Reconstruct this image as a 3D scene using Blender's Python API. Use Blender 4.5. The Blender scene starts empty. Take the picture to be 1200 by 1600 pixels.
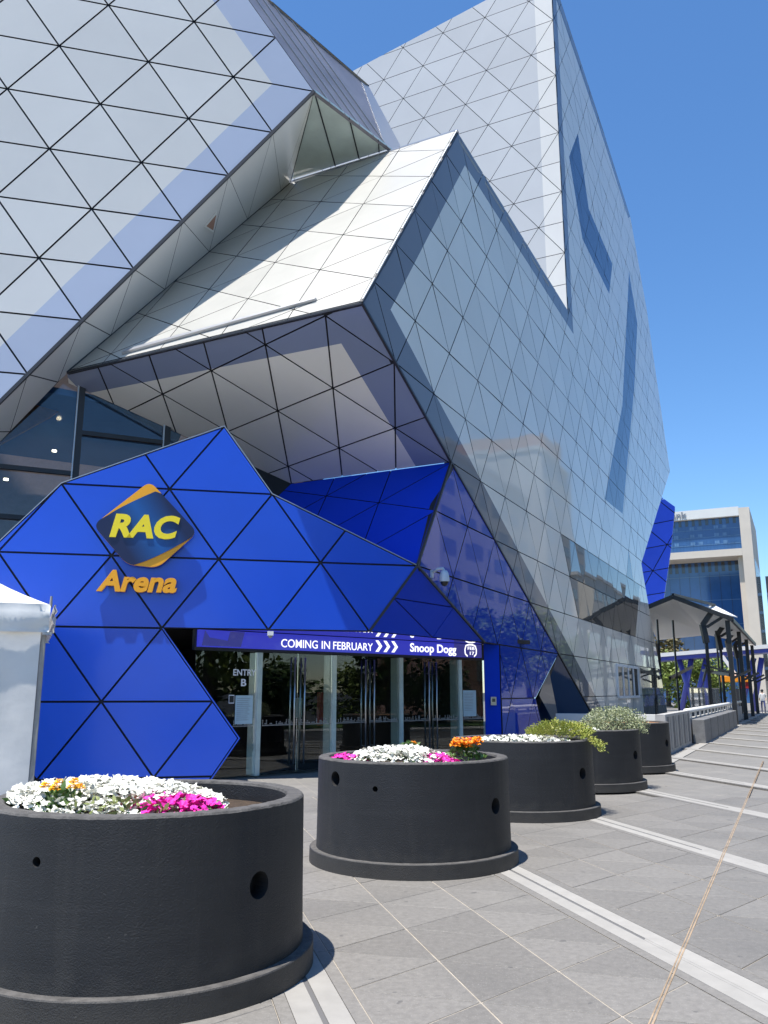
import bpy, bmesh, math, random
from math import sin, cos, pi, radians
from mathutils import Vector as V, Matrix
random.seed(7)
sc = bpy.context.scene
COL = sc.collection

# ------------------------------------------------------------------ camera
cd = bpy.data.cameras.new("camera"); cam = bpy.data.objects.new("camera", cd); COL.objects.link(cam)
cam.location = (0, 0, 1.6); cam.rotation_euler = (radians(90 + 12.155), 0, 0)
cd.sensor_fit = 'VERTICAL'; cd.sensor_height = 36; cd.lens = 36 * 1300 / 1600
cd.clip_start = 0.05; cd.clip_end = 3000
sc.camera = cam
# ------------------------------------------------------------------ sky and sun
SUN_H = V((-0.72, -0.69, 0)).normalized(); SUN_EL = radians(74)
sun_dir = (SUN_H * cos(SUN_EL) + V((0, 0, sin(SUN_EL)))).normalized()
w = bpy.data.worlds.new("World"); sc.world = w; w.use_nodes = True
nt = w.node_tree; nt.nodes.clear()
sky = nt.nodes.new('ShaderNodeTexSky'); sky.sky_type = 'NISHITA'; sky.sun_disc = False
sky.sun_elevation = SUN_EL; sky.sun_rotation = math.atan2(SUN_H.x, SUN_H.y)
sky.altitude = 20; sky.air_density = 1.0; sky.dust_density = 0.1; sky.ozone_density = 6.0
bg = nt.nodes.new('ShaderNodeBackground'); bg.inputs['Strength'].default_value = 0.11
wo = nt.nodes.new('ShaderNodeOutputWorld')
hs = nt.nodes.new('ShaderNodeHueSaturation'); hs.inputs['Saturation'].default_value = 1.13; hs.inputs['Value'].default_value = 1.25
nt.links.new(sky.outputs[0], hs.inputs['Color']); nt.links.new(hs.outputs[0], bg.inputs[0]); nt.links.new(bg.outputs[0], wo.inputs[0])
sd = bpy.data.lights.new("sun", 'SUN'); sd.energy = 5.0; sd.angle = radians(0.53); sd.color = (1.0, 0.96, 0.9)
so = bpy.data.objects.new("sun", sd); COL.objects.link(so)
so.rotation_euler = (-sun_dir).to_track_quat('-Z', 'Y').to_euler(); so.location = (-30, -20, 60)
vs = sc.view_settings; vs.view_transform = 'Standard'; vs.look = 'None'; vs.exposure = 0.6; vs.gamma = 1
try: vs.use_curve_mapping = False
except Exception: pass

# ------------------------------------------------------------------ materials
def mat(name, col, rough=0.5, metal=0.0, noise=0.0, nscale=8.0, bump=0.0, bscale=60.0, coat=0.0, spec=0.5,
        col2=None, trans=0.0, ior=1.5, emit=None, est=0.0, rvar=0.0, bdist=0.01, coatr=0.03, orand=0.04):
    m = bpy.data.materials.new(name); m.use_nodes = True
    n = m.node_tree.nodes; l = m.node_tree.links; b = n['Principled BSDF']
    b.inputs['Base Color'].default_value = (*col, 1); b.inputs['Roughness'].default_value = rough
    b.inputs['Metallic'].default_value = metal; b.inputs['IOR'].default_value = ior
    b.inputs['Specular IOR Level'].default_value = spec
    b.inputs['Coat Weight'].default_value = coat; b.inputs['Coat Roughness'].default_value = coatr
    b.inputs['Transmission Weight'].default_value = trans
    if emit: b.inputs['Emission Color'].default_value = (*emit, 1); b.inputs['Emission Strength'].default_value = est
    tc = n.new('ShaderNodeTexCoord')
    if noise or col2 or rvar:
        g = n.new('ShaderNodeNewGeometry')
        t = n.new('ShaderNodeTexNoise'); t.inputs['Scale'].default_value = nscale; t.inputs['Detail'].default_value = 7; t.inputs['Roughness'].default_value = 0.62
        l.new(g.outputs['Position'], t.inputs['Vector'])
        r = n.new('ShaderNodeValToRGB'); r.color_ramp.elements[0].position = 0.3; r.color_ramp.elements[1].position = 0.7
        c2 = col2 or tuple(min(1, c * (1 + noise)) for c in col)
        c1 = col if col2 else tuple(c * (1 - noise) for c in col)
        r.color_ramp.elements[0].color = (*c1, 1); r.color_ramp.elements[1].color = (*c2, 1)
        l.new(t.outputs['Fac'], r.inputs[0])
        oi = n.new('ShaderNodeObjectInfo'); mr = n.new('ShaderNodeMapRange')
        mr.inputs[3].default_value = 1 - orand; mr.inputs[4].default_value = 1 + orand
        l.new(oi.outputs['Random'], mr.inputs[0])
        mx = n.new('ShaderNodeVectorMath'); mx.operation = 'SCALE'
        l.new(r.outputs[0], mx.inputs[0]); l.new(mr.outputs[0], mx.inputs['Scale'])
        l.new(mx.outputs[0], b.inputs['Base Color'])
        if rvar:
            m2 = n.new('ShaderNodeMapRange'); m2.inputs[3].default_value = rough - rvar; m2.inputs[4].default_value = rough + rvar
            l.new(t.outputs['Fac'], m2.inputs[0]); l.new(m2.outputs[0], b.inputs['Roughness'])
    if bump:
        g2 = n.new('ShaderNodeNewGeometry')
        t2 = n.new('ShaderNodeTexNoise'); t2.inputs['Scale'].default_value = bscale; t2.inputs['Detail'].default_value = 4
        l.new(g2.outputs['Position'], t2.inputs['Vector'])
        bp = n.new('ShaderNodeBump'); bp.inputs['Strength'].default_value = bump; bp.inputs['Distance'].default_value = bdist
        l.new(t2.outputs['Fac'], bp.inputs['Height']); l.new(bp.outputs[0], b.inputs['Normal'])
    return m
M = {}
M['blue'] = mat('blue_cladding', (0.010, 0.078, 0.60), 0.28, noise=0.05, nscale=0.7, coat=0.25, coatr=0.12)
M['blueg'] = mat('blue_gloss_cladding', (0.022, 0.06, 0.45), 0.02, noise=0.05, nscale=0.7, ior=1.45)
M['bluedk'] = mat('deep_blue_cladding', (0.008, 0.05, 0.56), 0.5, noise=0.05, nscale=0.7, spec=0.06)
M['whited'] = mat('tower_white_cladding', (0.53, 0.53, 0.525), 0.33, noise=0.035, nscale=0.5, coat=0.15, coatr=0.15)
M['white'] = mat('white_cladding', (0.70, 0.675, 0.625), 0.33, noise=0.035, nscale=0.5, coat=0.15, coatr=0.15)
M['lav'] = mat('pale_blue_cladding', (0.47, 0.51, 0.61), 0.30, noise=0.03, nscale=0.5, coat=0.15, coatr=0.15)
M['cream'] = mat('cream_cladding', (0.45, 0.435, 0.39), 0.36, noise=0.06, nscale=0.9, coat=0.1, coatr=0.2)
M['grey'] = mat('grey_gloss_cladding', (0.84, 0.79, 0.69), 0.03, noise=0.03, nscale=0.4, ior=1.29, orand=0.06)
M['greyband'] = mat('slate_gloss_cladding', (0.21, 0.215, 0.235), 0.025, noise=0.03, nscale=0.4, ior=1.29)
M['navy'] = mat('navy_gloss_cladding', (0.03, 0.065, 0.16), 0.025, noise=0.03, nscale=0.4, ior=1.29)
M['umber'] = mat('tinted_window_cladding', (0.11, 0.10, 0.088), 0.02, noise=0.05, nscale=0.4, ior=1.45)
M['sofw'] = mat('soffit_white_cladding', (0.84, 0.83, 0.80), 0.25, noise=0.03, nscale=0.5, coat=0.4, coatr=0.08)
M['sofb'] = mat('soffit_blue_cladding', (0.24, 0.29, 0.44), 0.15, noise=0.03, nscale=0.5, coat=0.4, coatr=0.08)
M['joint'] = mat('joint_black', (0.010, 0.012, 0.018), 0.6)
M['trim'] = mat('metal_trim', (0.45, 0.46, 0.48), 0.35, metal=0.6)
M['glass'] = mat('door_glass', (0.75, 0.82, 0.80), 0.0, trans=1.0, ior=1.45)
M['glassdk'] = mat('tinted_glass', (0.62, 0.72, 0.80), 0.0, trans=1.0, ior=1.5)
M['glassgr'] = mat('green_glass', (0.66, 0.76, 0.70), 0.08, noise=0.12, nscale=1.2, coat=1.0, coatr=0.02)
M['mesh'] = mat('grey_mesh_glass', (0.16, 0.155, 0.175), 0.35, noise=0.3, nscale=0.8, coat=0.15, coatr=0.1)
M['fin'] = mat('frosted_fin', (0.50, 0.60, 0.56), 0.15, noise=0.12, nscale=3, coat=0.5)
M['steel'] = mat('brushed_steel', (0.55, 0.55, 0.55), 0.28, metal=1.0)
M['black'] = mat('black_paint', (0.018, 0.019, 0.021), 0.38)
M['charcoal'] = mat('charcoal_paint', (0.028, 0.030, 0.036), 0.5)
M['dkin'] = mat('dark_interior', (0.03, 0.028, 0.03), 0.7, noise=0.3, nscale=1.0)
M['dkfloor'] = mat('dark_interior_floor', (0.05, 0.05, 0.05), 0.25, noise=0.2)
M['tanwall'] = mat('warm_interior_wall', (0.50, 0.36, 0.32), 0.6, noise=0.1)
M['wood'] = mat('timber_lining', (0.30, 0.12, 0.045), 0.45, noise=0.2, nscale=5)
M['lamp'] = mat('downlight_lens', (1, 0.9, 0.75), 0.4, emit=(1, 0.85, 0.6), est=4)
M['drum'] = mat('black_concrete', (0.0165, 0.017, 0.0185), 0.58, noise=0.35, nscale=5.0, bump=0.6, bscale=110, rvar=0.14, bdist=0.007)
def drum_mat():
    m = bpy.data.materials.new('black_painted_concrete'); m.use_nodes = True
    n = m.node_tree.nodes; l = m.node_tree.links; b = n['Principled BSDF']
    tc = n.new('ShaderNodeTexCoord'); oi = n.new('ShaderNodeObjectInfo')
    ad = n.new('ShaderNodeVectorMath'); ad.operation = 'ADD'; l.new(tc.outputs['Object'], ad.inputs[0])
    rs = n.new('ShaderNodeVectorMath'); rs.operation = 'SCALE'; rs.inputs[0].default_value = (13, 7, 0); l.new(oi.outputs['Random'], rs.inputs['Scale']); l.new(rs.outputs[0], ad.inputs[1])
    def noise(sc_, det, vec=None, rough=0.6):
        t = n.new('ShaderNodeTexNoise'); t.inputs['Scale'].default_value = sc_; t.inputs['Detail'].default_value = det; t.inputs['Roughness'].default_value = rough
        l.new(vec or ad.outputs[0], t.inputs['Vector']); return t.outputs['Fac']
    def ramp(src, p0, p1, c0, c1):
        r = n.new('ShaderNodeValToRGB'); r.color_ramp.elements[0].position = p0; r.color_ramp.elements[1].position = p1
        r.color_ramp.elements[0].color = (*c0, 1); r.color_ramp.elements[1].color = (*c1, 1); l.new(src, r.inputs[0]); return r.outputs[0]
    def mix(f, a, c):
        x = n.new('ShaderNodeMix'); x.data_type = 'RGBA'; l.new(f, x.inputs['Factor']); l.new(a, x.inputs['A']); x.inputs['B'].default_value = (*c, 1); return x.outputs['Result']
    base = ramp(noise(2.2, 6), 0.3, 0.7, (0.0125, 0.013, 0.0145), (0.021, 0.0215, 0.0235))
    # horizontal formwork bands
    st = n.new('ShaderNodeVectorMath'); st.operation = 'MULTIPLY'; st.inputs[1].default_value = (0.6, 0.6, 16); l.new(ad.outputs[0], st.inputs[0])
    base = mix(ramp(noise(1.0, 5, st.outputs[0]), 0.5, 0.85, (0, 0, 0), (0.5, 0.5, 0.5)), base, (0.034, 0.034, 0.035))
    # run-down streaks
    sv = n.new('ShaderNodeVectorMath'); sv.operation = 'MULTIPLY'; sv.inputs[1].default_value = (9, 9, 0.7); l.new(ad.outputs[0], sv.inputs[0])
    base = mix(ramp(noise(1.0, 6, sv.outputs[0]), 0.58, 0.8, (0, 0, 0), (0.45, 0.45, 0.45)), base, (0.045, 0.043, 0.04))
    # chips and dust specks
    base = mix(ramp(noise(55, 3), 0.70, 0.76, (0, 0, 0), (0.8, 0.8, 0.8)), base, (0.10, 0.095, 0.088))
    # splashed dust low on the drum, ragged upper limit
    sp = n.new('ShaderNodeSeparateXYZ'); l.new(tc.outputs['Object'], sp.inputs[0])
    q = n.new('ShaderNodeMath'); q.operation = 'MULTIPLY_ADD'; q.inputs[1].default_value = 0.35; l.new(noise(7, 6), q.inputs[0]); l.new(sp.outputs['Z'], q.inputs[2])
    base = mix(ramp(q.outputs[0], 0.24, 0.42, (0.55, 0.55, 0.55), (0, 0, 0)), base, (0.062, 0.057, 0.05))
    l.new(base, b.inputs['Base Color']); b.inputs['Roughness'].default_value = 0.55; b.inputs['Specular IOR Level'].default_value = 0.45
    h1 = n.new('ShaderNodeMath'); h1.operation = 'MULTIPLY_ADD'; h1.inputs[1].default_value = 0.6; l.new(noise(70, 5, rough=0.7), h1.inputs[0]); l.new(noise(120, 3), h1.inputs[2])
    bp = n.new('ShaderNodeBump'); bp.inputs['Strength'].default_value = 0.7; bp.inputs['Distance'].default_value = 0.007; l.new(h1.outputs[0], bp.inputs['Height']); l.new(bp.outputs[0], b.inputs['Normal'])
    return m
M['drum'] = drum_mat()
M['drumtop'] = mat('worn_concrete_rim', (0.085, 0.08, 0.075), 0.8, noise=0.4, nscale=14, bump=0.6, bscale=80)
M['hole'] = mat('hole_dark', (0.012, 0.012, 0.013), 0.8)
M['soil'] = mat('soil', (0.055, 0.035, 0.02), 0.95, noise=0.5, nscale=30, bump=1, bscale=90)
M['drysoil'] = mat('dry_soil', (0.30, 0.14, 0.05), 0.95, noise=0.4, nscale=20, bump=1, bscale=90)
M['pwhite'] = mat('white_petal', (0.78, 0.77, 0.69), 0.7, noise=0.06, nscale=60)
M['pink'] = mat('magenta_petal', (0.72, 0.02, 0.36), 0.65, noise=0.25, nscale=40)
M['orange'] = mat('orange_petal', (0.90, 0.30, 0.005), 0.65, noise=0.15, nscale=60)
M['yellow'] = mat('yellow_petal', (0.90, 0.48, 0.01), 0.65, noise=0.15, nscale=60)
M['leaf'] = mat('leaf_green', (0.05, 0.13, 0.025), 0.55, col2=(0.14, 0.22, 0.05), nscale=30)
M['leafdry'] = mat('leaf_seedhead', (0.28, 0.27, 0.10), 0.7, col2=(0.12, 0.18, 0.04), nscale=40)
M['conifer'] = mat('conifer_green', (0.17, 0.26, 0.03), 0.6, col2=(0.42, 0.38, 0.07), nscale=9)
M['silver'] = mat('silver_leaf', (0.16, 0.21, 0.08), 0.6, col2=(0.46, 0.47, 0.29), nscale=25)
M['paver'] = mat('grey_granite_paver', (0.185, 0.173, 0.156), 0.62, noise=0.16, nscale=22, bump=0.4, bscale=140, bdist=0.004, orand=0.10)
def add_spots(m):
    n = m.node_tree.nodes; l = m.node_tree.links; b = n['Principled BSDF']; src = b.inputs['Base Color'].links[0].from_socket
    g = n.new('ShaderNodeNewGeometry')
    def lay(src, sc_, p0, p1, amt, col, det=2):
        t = n.new('ShaderNodeTexNoise'); t.inputs['Scale'].default_value = sc_; t.inputs['Detail'].default_value = det; l.new(g.outputs['Position'], t.inputs['Vector'])
        r = n.new('ShaderNodeValToRGB'); r.color_ramp.elements[0].position = p0; r.color_ramp.elements[1].position = p1; r.color_ramp.elements[0].color = (0, 0, 0, 1); r.color_ramp.elements[1].color = (amt, amt, amt, 1)
        l.new(t.outputs['Fac'], r.inputs[0]); x = n.new('ShaderNodeMix'); x.data_type = 'RGBA'; l.new(r.outputs[0], x.inputs['Factor']); l.new(src, x.inputs['A']); x.inputs['B'].default_value = (*col, 1); return x.outputs['Result']
    src = lay(src, 0.55, 0.52, 0.72, 0.45, (0.10, 0.097, 0.09), 6)
    src = lay(src, 0.8, 0.60, 0.78, 0.5, (0.31, 0.29, 0.255), 7)
    src = lay(src, 9, 0.735, 0.75, 0.6, (0.085, 0.082, 0.078), 1)
    src = lay(src, 90, 0.60, 0.72, 0.5, (0.33, 0.315, 0.29), 2)
    l.new(src, b.inputs['Base Color'])
add_spots(M['paver'])
M['band'] = mat('pale_granite_band', (0.335, 0.318, 0.288), 0.6, noise=0.08, nscale=6, bump=0.2, bscale=100, bdist=0.003)
M['grout'] = mat('sandy_grout', (0.40, 0.35, 0.28), 0.9, noise=0.2, nscale=6)
M['slot'] = mat('drain_slot', (0.14, 0.135, 0.13), 0.6)
M['tanjoint'] = mat('tan_sealant', (0.30, 0.22, 0.145), 0.8, noise=0.4, nscale=6)
M['asphalt'] = mat('asphalt', (0.05, 0.05, 0.052), 0.85, noise=0.2, nscale=3, bump=0.3, bscale=90)
M['kerb'] = mat('kerb_concrete', (0.32, 0.31, 0.29), 0.8, noise=0.1)
M['paint'] = mat('road_paint', (0.75, 0.75, 0.72), 0.6)
M['grass'] = mat('verge_grass', (0.05, 0.11, 0.02), 0.9, col2=(0.10, 0.16, 0.03), nscale=3)
M['tent'] = mat('white_pvc', (0.72, 0.72, 0.69), 0.42, noise=0.05, nscale=1.5, bump=0.25, bscale=5, bdist=0.02)
M['tentwall'] = mat('translucent_pvc_wall', (0.70, 0.69, 0.66), 0.35, noise=0.06, nscale=1.2, bump=0.3, bscale=3, bdist=0.02)
M['canw'] = mat('canopy_white', (0.74, 0.74, 0.72), 0.5, noise=0.03)
M['conc'] = mat('pale_concrete_wall', (0.42, 0.41, 0.39), 0.75, noise=0.15, nscale=2.5, bump=0.2, bscale=40)
M['concd'] = mat('grey_block_wall', (0.17, 0.17, 0.17), 0.7, noise=0.2, nscale=6, bump=0.3, bscale=50)
M['ofc'] = mat('cream_concrete', (0.62, 0.55, 0.45), 0.75, noise=0.06, nscale=0.3)
M['ofw'] = mat('white_parapet', (0.70, 0.69, 0.64), 0.7, noise=0.05, nscale=0.3)
M['ofg'] = mat('blue_curtain_glass', (0.035, 0.11, 0.28), 0.08, noise=0.25, nscale=0.15, coat=0.6)
M['ofgl'] = mat('pale_curtain_glass', (0.10, 0.20, 0.36), 0.10, noise=0.2, nscale=0.3, coat=0.6)
M['purple'] = mat('violet_steel', (0.085, 0.10, 0.42), 0.4)
M['letter'] = mat('grey_letter', (0.20, 0.22, 0.25), 0.5)
M['yl'] = mat('yellow_letter', (0.92, 0.72, 0.02), 0.4)
M['ol'] = mat('orange_letter', (0.92, 0.40, 0.012), 0.4)
M['sgw'] = mat('white_vinyl', (0.80, 0.80, 0.80), 0.5)
M['poster'] = mat('pale_poster', (0.42, 0.56, 0.60), 0.5, noise=0.06, nscale=8)
M['red'] = mat('red_panel', (0.38, 0.02, 0.02), 0.4)
M['camw'] = mat('camera_housing', (0.55, 0.62, 0.70), 0.35)
M['bark'] = mat('bark', (0.10, 0.075, 0.055), 0.9, noise=0.3, nscale=8, bump=0.5, bscale=25)
M['tl1'] = mat('tree_leaf', (0.035, 0.085, 0.018), 0.55, col2=(0.10, 0.16, 0.03), nscale=1.5)
M['tl2'] = mat('tree_leaf_bright', (0.09, 0.15, 0.02), 0.55, col2=(0.22, 0.26, 0.05), nscale=1.2)
M['tl3'] = mat('tree_leaf_olive', (0.09, 0.085, 0.03), 0.6, col2=(0.20, 0.15, 0.06), nscale=1.2)
M['brick'] = mat('terracotta_render', (0.42, 0.24, 0.17), 0.8, noise=0.08, nscale=0.5)
M['bcream'] = mat('cream_render', (0.68, 0.64, 0.56), 0.8, noise=0.05, nscale=0.3)
M['bgrey'] = mat('pale_grey_render', (0.55, 0.55, 0.53), 0.8, noise=0.05, nscale=0.3)
M['bwin'] = mat('pale_window', (0.28, 0.29, 0.28), 0.2)
M['win'] = mat('dark_window', (0.05, 0.06, 0.07), 0.1, coat=0.5)
M['skin'] = mat('skin', (0.45, 0.28, 0.2), 0.6)
M['shirt'] = mat('pale_shirt', (0.65, 0.65, 0.64), 0.8)
M['trous'] = mat('blue_trousers', (0.06, 0.07, 0.2), 0.8)
M['ledblue'] = mat('led_blue', (0.01, 0.01, 0.05), 0.25, emit=(0.02, 0.025, 0.30), est=1.0, coat=0.3)
M['leddark'] = mat('led_dark', (0.01, 0.01, 0.03), 0.25, emit=(0.02, 0.022, 0.14), est=1.0, coat=0.3)
M['ledw'] = mat('led_white', (0.3, 0.3, 0.3), 0.4, emit=(0.85, 0.85, 0.92), est=1.0)
M['mirrorsof'] = mat('polished_navy_soffit', (0.008, 0.012, 0.05), 0.04, coat=1.0, ior=1.9, coatr=0.01)
# the sign board: navy with a lighter sheen stripe printed on it
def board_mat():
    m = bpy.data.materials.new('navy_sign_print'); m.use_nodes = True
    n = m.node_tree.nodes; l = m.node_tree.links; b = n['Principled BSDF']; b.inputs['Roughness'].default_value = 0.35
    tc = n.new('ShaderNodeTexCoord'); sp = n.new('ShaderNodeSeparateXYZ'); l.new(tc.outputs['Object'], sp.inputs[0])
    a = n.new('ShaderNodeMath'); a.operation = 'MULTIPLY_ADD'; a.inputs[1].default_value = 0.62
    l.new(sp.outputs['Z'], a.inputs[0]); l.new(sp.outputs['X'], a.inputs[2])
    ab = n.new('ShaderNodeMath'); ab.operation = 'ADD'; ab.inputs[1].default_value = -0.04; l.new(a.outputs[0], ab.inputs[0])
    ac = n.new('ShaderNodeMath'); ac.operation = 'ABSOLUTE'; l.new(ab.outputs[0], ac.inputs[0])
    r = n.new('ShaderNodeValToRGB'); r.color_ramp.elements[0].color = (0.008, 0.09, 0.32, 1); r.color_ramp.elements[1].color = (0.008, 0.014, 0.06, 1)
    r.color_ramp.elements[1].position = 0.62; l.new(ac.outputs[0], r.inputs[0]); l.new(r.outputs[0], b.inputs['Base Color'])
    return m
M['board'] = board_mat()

# ------------------------------------------------------------------ helpers
WL = {}
def wl(p): return WL.get(p.name, V((0, 0, 0))) if p else V((0, 0, 0))
def tag(o, label=None, cat=None, group=None, kind=None):
    if label: o['label'] = label
    if cat: o['category'] = cat
    if group: o['group'] = group
    if kind: o['kind'] = kind
    return o
def empty(name, loc, label, cat, group=None):
    o = bpy.data.objects.new(name, None); COL.objects.link(o); o.location = loc; o.empty_display_size = 0.2
    WL[o.name] = V(loc); return tag(o, label, cat, group)
def mk(name, vs_, fs, m, parent=None, loc=None, smooth=False, fm=None, kind=None):
    """one mesh object from world-space vertices"""
    vs_ = [V(v) for v in vs_]
    if loc is None:
        c = sum(vs_, V()) / len(vs_); loc = V((c.x, c.y, min(v.z for v in vs_)))
    loc = V(loc)
    me = bpy.data.meshes.new(name); me.from_pydata([tuple(v - loc) for v in vs_], [], fs)
    ms = m if isinstance(m, (list, tuple)) else [m]
    for x in ms: me.materials.append(M[x] if isinstance(x, str) else x)
    if fm: me.polygons.foreach_set('material_index', fm)
    if smooth: me.polygons.foreach_set('use_smooth', [True] * len(me.polygons))
    me.update()
    o = bpy.data.objects.new(name, me); COL.objects.link(o); o.location = loc - wl(parent); o.parent = parent
    WL[o.name] = loc
    if kind: o['kind'] = kind
    return o
class MB:
    """collects shapes into one mesh"""
    def __init__(s): s.v = []; s.f = []; s.m = []
    def add(s, v, f, m=0):
        b = len(s.v); s.v += [V(x) for x in v]; s.f += [tuple(b + i for i in q) for q in f]; s.m += [m] * len(f); return s
    def box(s, c, sz, ax=None, m=0):
        ax = ax or (V((1, 0, 0)), V((0, 1, 0)), V((0, 0, 1))); c = V(c)
        v = [c + ax[0] * (sz[0] / 2 * i) + ax[1] * (sz[1] / 2 * j) + ax[2] * (sz[2] / 2 * k) for k in (-1, 1) for j in (-1, 1) for i in (-1, 1)]
        return s.add(v, [(0, 2, 3, 1), (4, 5, 7, 6), (0, 1, 5, 4), (2, 6, 7, 3), (0, 4, 6, 2), (1, 3, 7, 5)], m)
    def bar(s, a, b, wd, ht=None, up=V((0, 0, 1)), m=0):
        a, b = V(a), V(b); d = (b - a); L = d.length; d.normalize()
        if abs(d.dot(up)) > 0.98: up = V((1, 0, 0))
        x = d.cross(up).normalized(); y = x.cross(d)
        return s.box((a + b) / 2, (wd, ht or wd, L), (x, y, d), m)
    def tube(s, pts, rad, seg=8, m=0, cap=True):
        pts = [V(p) for p in pts]; rad = rad if isinstance(rad, (list, tuple)) else [rad] * len(pts)
        rings = []
        for i, p in enumerate(pts):
            d = (pts[min(i + 1, len(pts) - 1)] - pts[max(i - 1, 0)]).normalized()
            up = V((0, 0, 1)) if abs(d.z) < 0.9 else V((1, 0, 0))
            x = d.cross(up).normalized(); y = d.cross(x)
            rings.append([p + (x * cos(2 * pi * k / seg) + y * sin(2 * pi * k / seg)) * rad[i] for k in range(seg)])
        v = [q for r in rings for q in r]; f = []
        for i in range(len(pts) - 1):
            for k in range(seg):
                a = i * seg + k; b = i * seg + (k + 1) % seg; f.append((a, b, b + seg, a + seg))
        if cap: f.append(tuple(range(seg))[::-1]); f.append(tuple((len(pts) - 1) * seg + k for k in range(seg)))
        return s.add(v, f, m)
    def poly(s, pts, m=0): return s.add(pts, [tuple(range(len(pts)))], m)
    def slab(s, pts, off, m=0):
        """polygon extruded by vector off"""
        n = len(pts); pts = [V(p) for p in pts]; q = [p + off for p in pts]
        f = [tuple(range(n))[::-1], tuple(range(n, 2 * n))] + [(i, (i + 1) % n, n + (i + 1) % n, n + i) for i in range(n)]
        return s.add(pts + q, f, m)
    def lathe(s, prof, c, seg=48, m=0):
        c = V(c); v = [c + V((r * cos(2 * pi * k / seg), r * sin(2 * pi * k / seg), z)) for r, z in prof for k in range(seg)]
        f = []
        for i in range(len(prof) - 1):
            for k in range(seg):
                a = i * seg + k; b = i * seg + (k + 1) % seg; f.append((a, b, b + seg, a + seg))
        return s.add(v, f, m)
    def build(s, name, m, parent=None, loc=None, smooth=False, kind=None):
        o = mk(name, s.v, s.f, m, parent, loc, smooth, s.m if isinstance(m, (list, tuple)) else None, kind)
        return o
def fixn(o):
    bm = bmesh.new(); bm.from_mesh(o.data); bmesh.ops.recalc_face_normals(bm, faces=bm.faces); bm.to_mesh(o.data); bm.free(); return o
def bevel(o, wd=0.01, seg=2):
    md = o.modifiers.new('bevel', 'BEVEL'); md.width = wd; md.segments = seg; md.limit_method = 'ANGLE'; return o
def text(body, name, O, ex, ey, n, size, depth, m, parent=None, bold=0.0, shear=0.0, align='LEFT', width=None, sx=1.0, label=None):
    c = bpy.data.curves.new('t', 'FONT'); c.body = body; c.size = 1; c.align_x = align; c.extrude = 0.5; c.offset = bold
    c.resolution_u = 4
    t = bpy.data.objects.new('t', c); COL.objects.link(t); bpy.context.view_layer.update()
    dg = bpy.context.evaluated_depsgraph_get(); me = bpy.data.meshes.new_from_object(t.evaluated_get(dg))
    vv = [v.co.copy() for v in me.vertices]; ff = [tuple(p.vertices) for p in me.polygons]
    COL.objects.unlink(t); bpy.data.objects.remove(t); bpy.data.curves.remove(c)
    xs = [v.x for v in vv]; k = size
    if width: sx = width / ((max(xs) - min(xs)) * k)
    O = V(O)
    pts = [O + ex * ((v.x * sx + v.y * shear) * k) + ey * (v.y * k) + n * ((v.z + 0.5) * depth) for v in vv]
    return mk(name, pts, ff, m, parent)

# ------------------------------------------------------------------ 2D polygon tools
def area2(p): return 0.5 * sum(p[i][0] * p[(i + 1) % len(p)][1] - p[(i + 1) % len(p)][0] * p[i][1] for i in range(len(p)))
def half(p, a, b):
    """part of p left of the line a-b"""
    out = []; n = len(p)
    f = lambda q: (b[0] - a[0]) * (q[1] - a[1]) - (b[1] - a[1]) * (q[0] - a[0])
    for i in range(n):
        P, Q = p[i], p[(i + 1) % n]; fp, fq = f(P), f(Q)
        if fp >= 0: out.append(P)
        if (fp > 0 and fq < 0) or (fp < 0 and fq > 0):
            t = fp / (fp - fq); out.append((P[0] + t * (Q[0] - P[0]), P[1] + t * (Q[1] - P[1])))
    return out
def clean(p):
    o = []
    for q in p:
        if not o or math.hypot(q[0] - o[-1][0], q[1] - o[-1][1]) > 1e-4: o.append(q)
    if len(o) > 1 and math.hypot(o[0][0] - o[-1][0], o[0][1] - o[-1][1]) < 1e-4: o.pop()
    return o
def clip(p, conv):
    for i in range(len(conv)):
        if len(p) < 3: return []
        p = half(p, conv[i], conv[(i + 1) % len(conv)])
    return clean(p)
def inset(p, g):
    if area2(p) < 0: p = p[::-1]
    q = p
    for i in range(len(p)):
        a, b = p[i], p[(i + 1) % len(p)]; L = math.hypot(b[0] - a[0], b[1] - a[1])
        if L < 1e-6: continue
        nx, ny = -(b[1] - a[1]) / L * g, (b[0] - a[0]) / L * g
        conv_ok = all(((b[0] - a[0]) * (c[1] - a[1]) - (b[1] - a[1]) * (c[0] - a[0])) > -1e-6 for c in p)
        if not conv_ok: continue
        q = half(q, (a[0] + nx, a[1] + ny), (b[0] + nx, b[1] + ny))
        if len(q) < 3: return []
    return clean(q)
def ccw(p): return p if area2(p) > 0 else p[::-1]
def split(p, regs):
    pieces = [(p, 0)]
    for reg, mi in regs:
        reg = ccw(reg); new = []
        for q, m0 in pieces:
            cur = q
            for i in range(len(reg)):
                a, b = reg[i], reg[(i + 1) % len(reg)]
                out = clean(half(cur, b, a))
                if len(out) > 2 and abs(area2(out)) > 1e-4: new.append((out, m0))
                cur = clean(half(cur, a, b))
                if len(cur) < 3: break
            if len(cur) > 2 and abs(area2(cur)) > 1e-4: new.append((cur, mi))
        pieces = new
    return pieces
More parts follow.
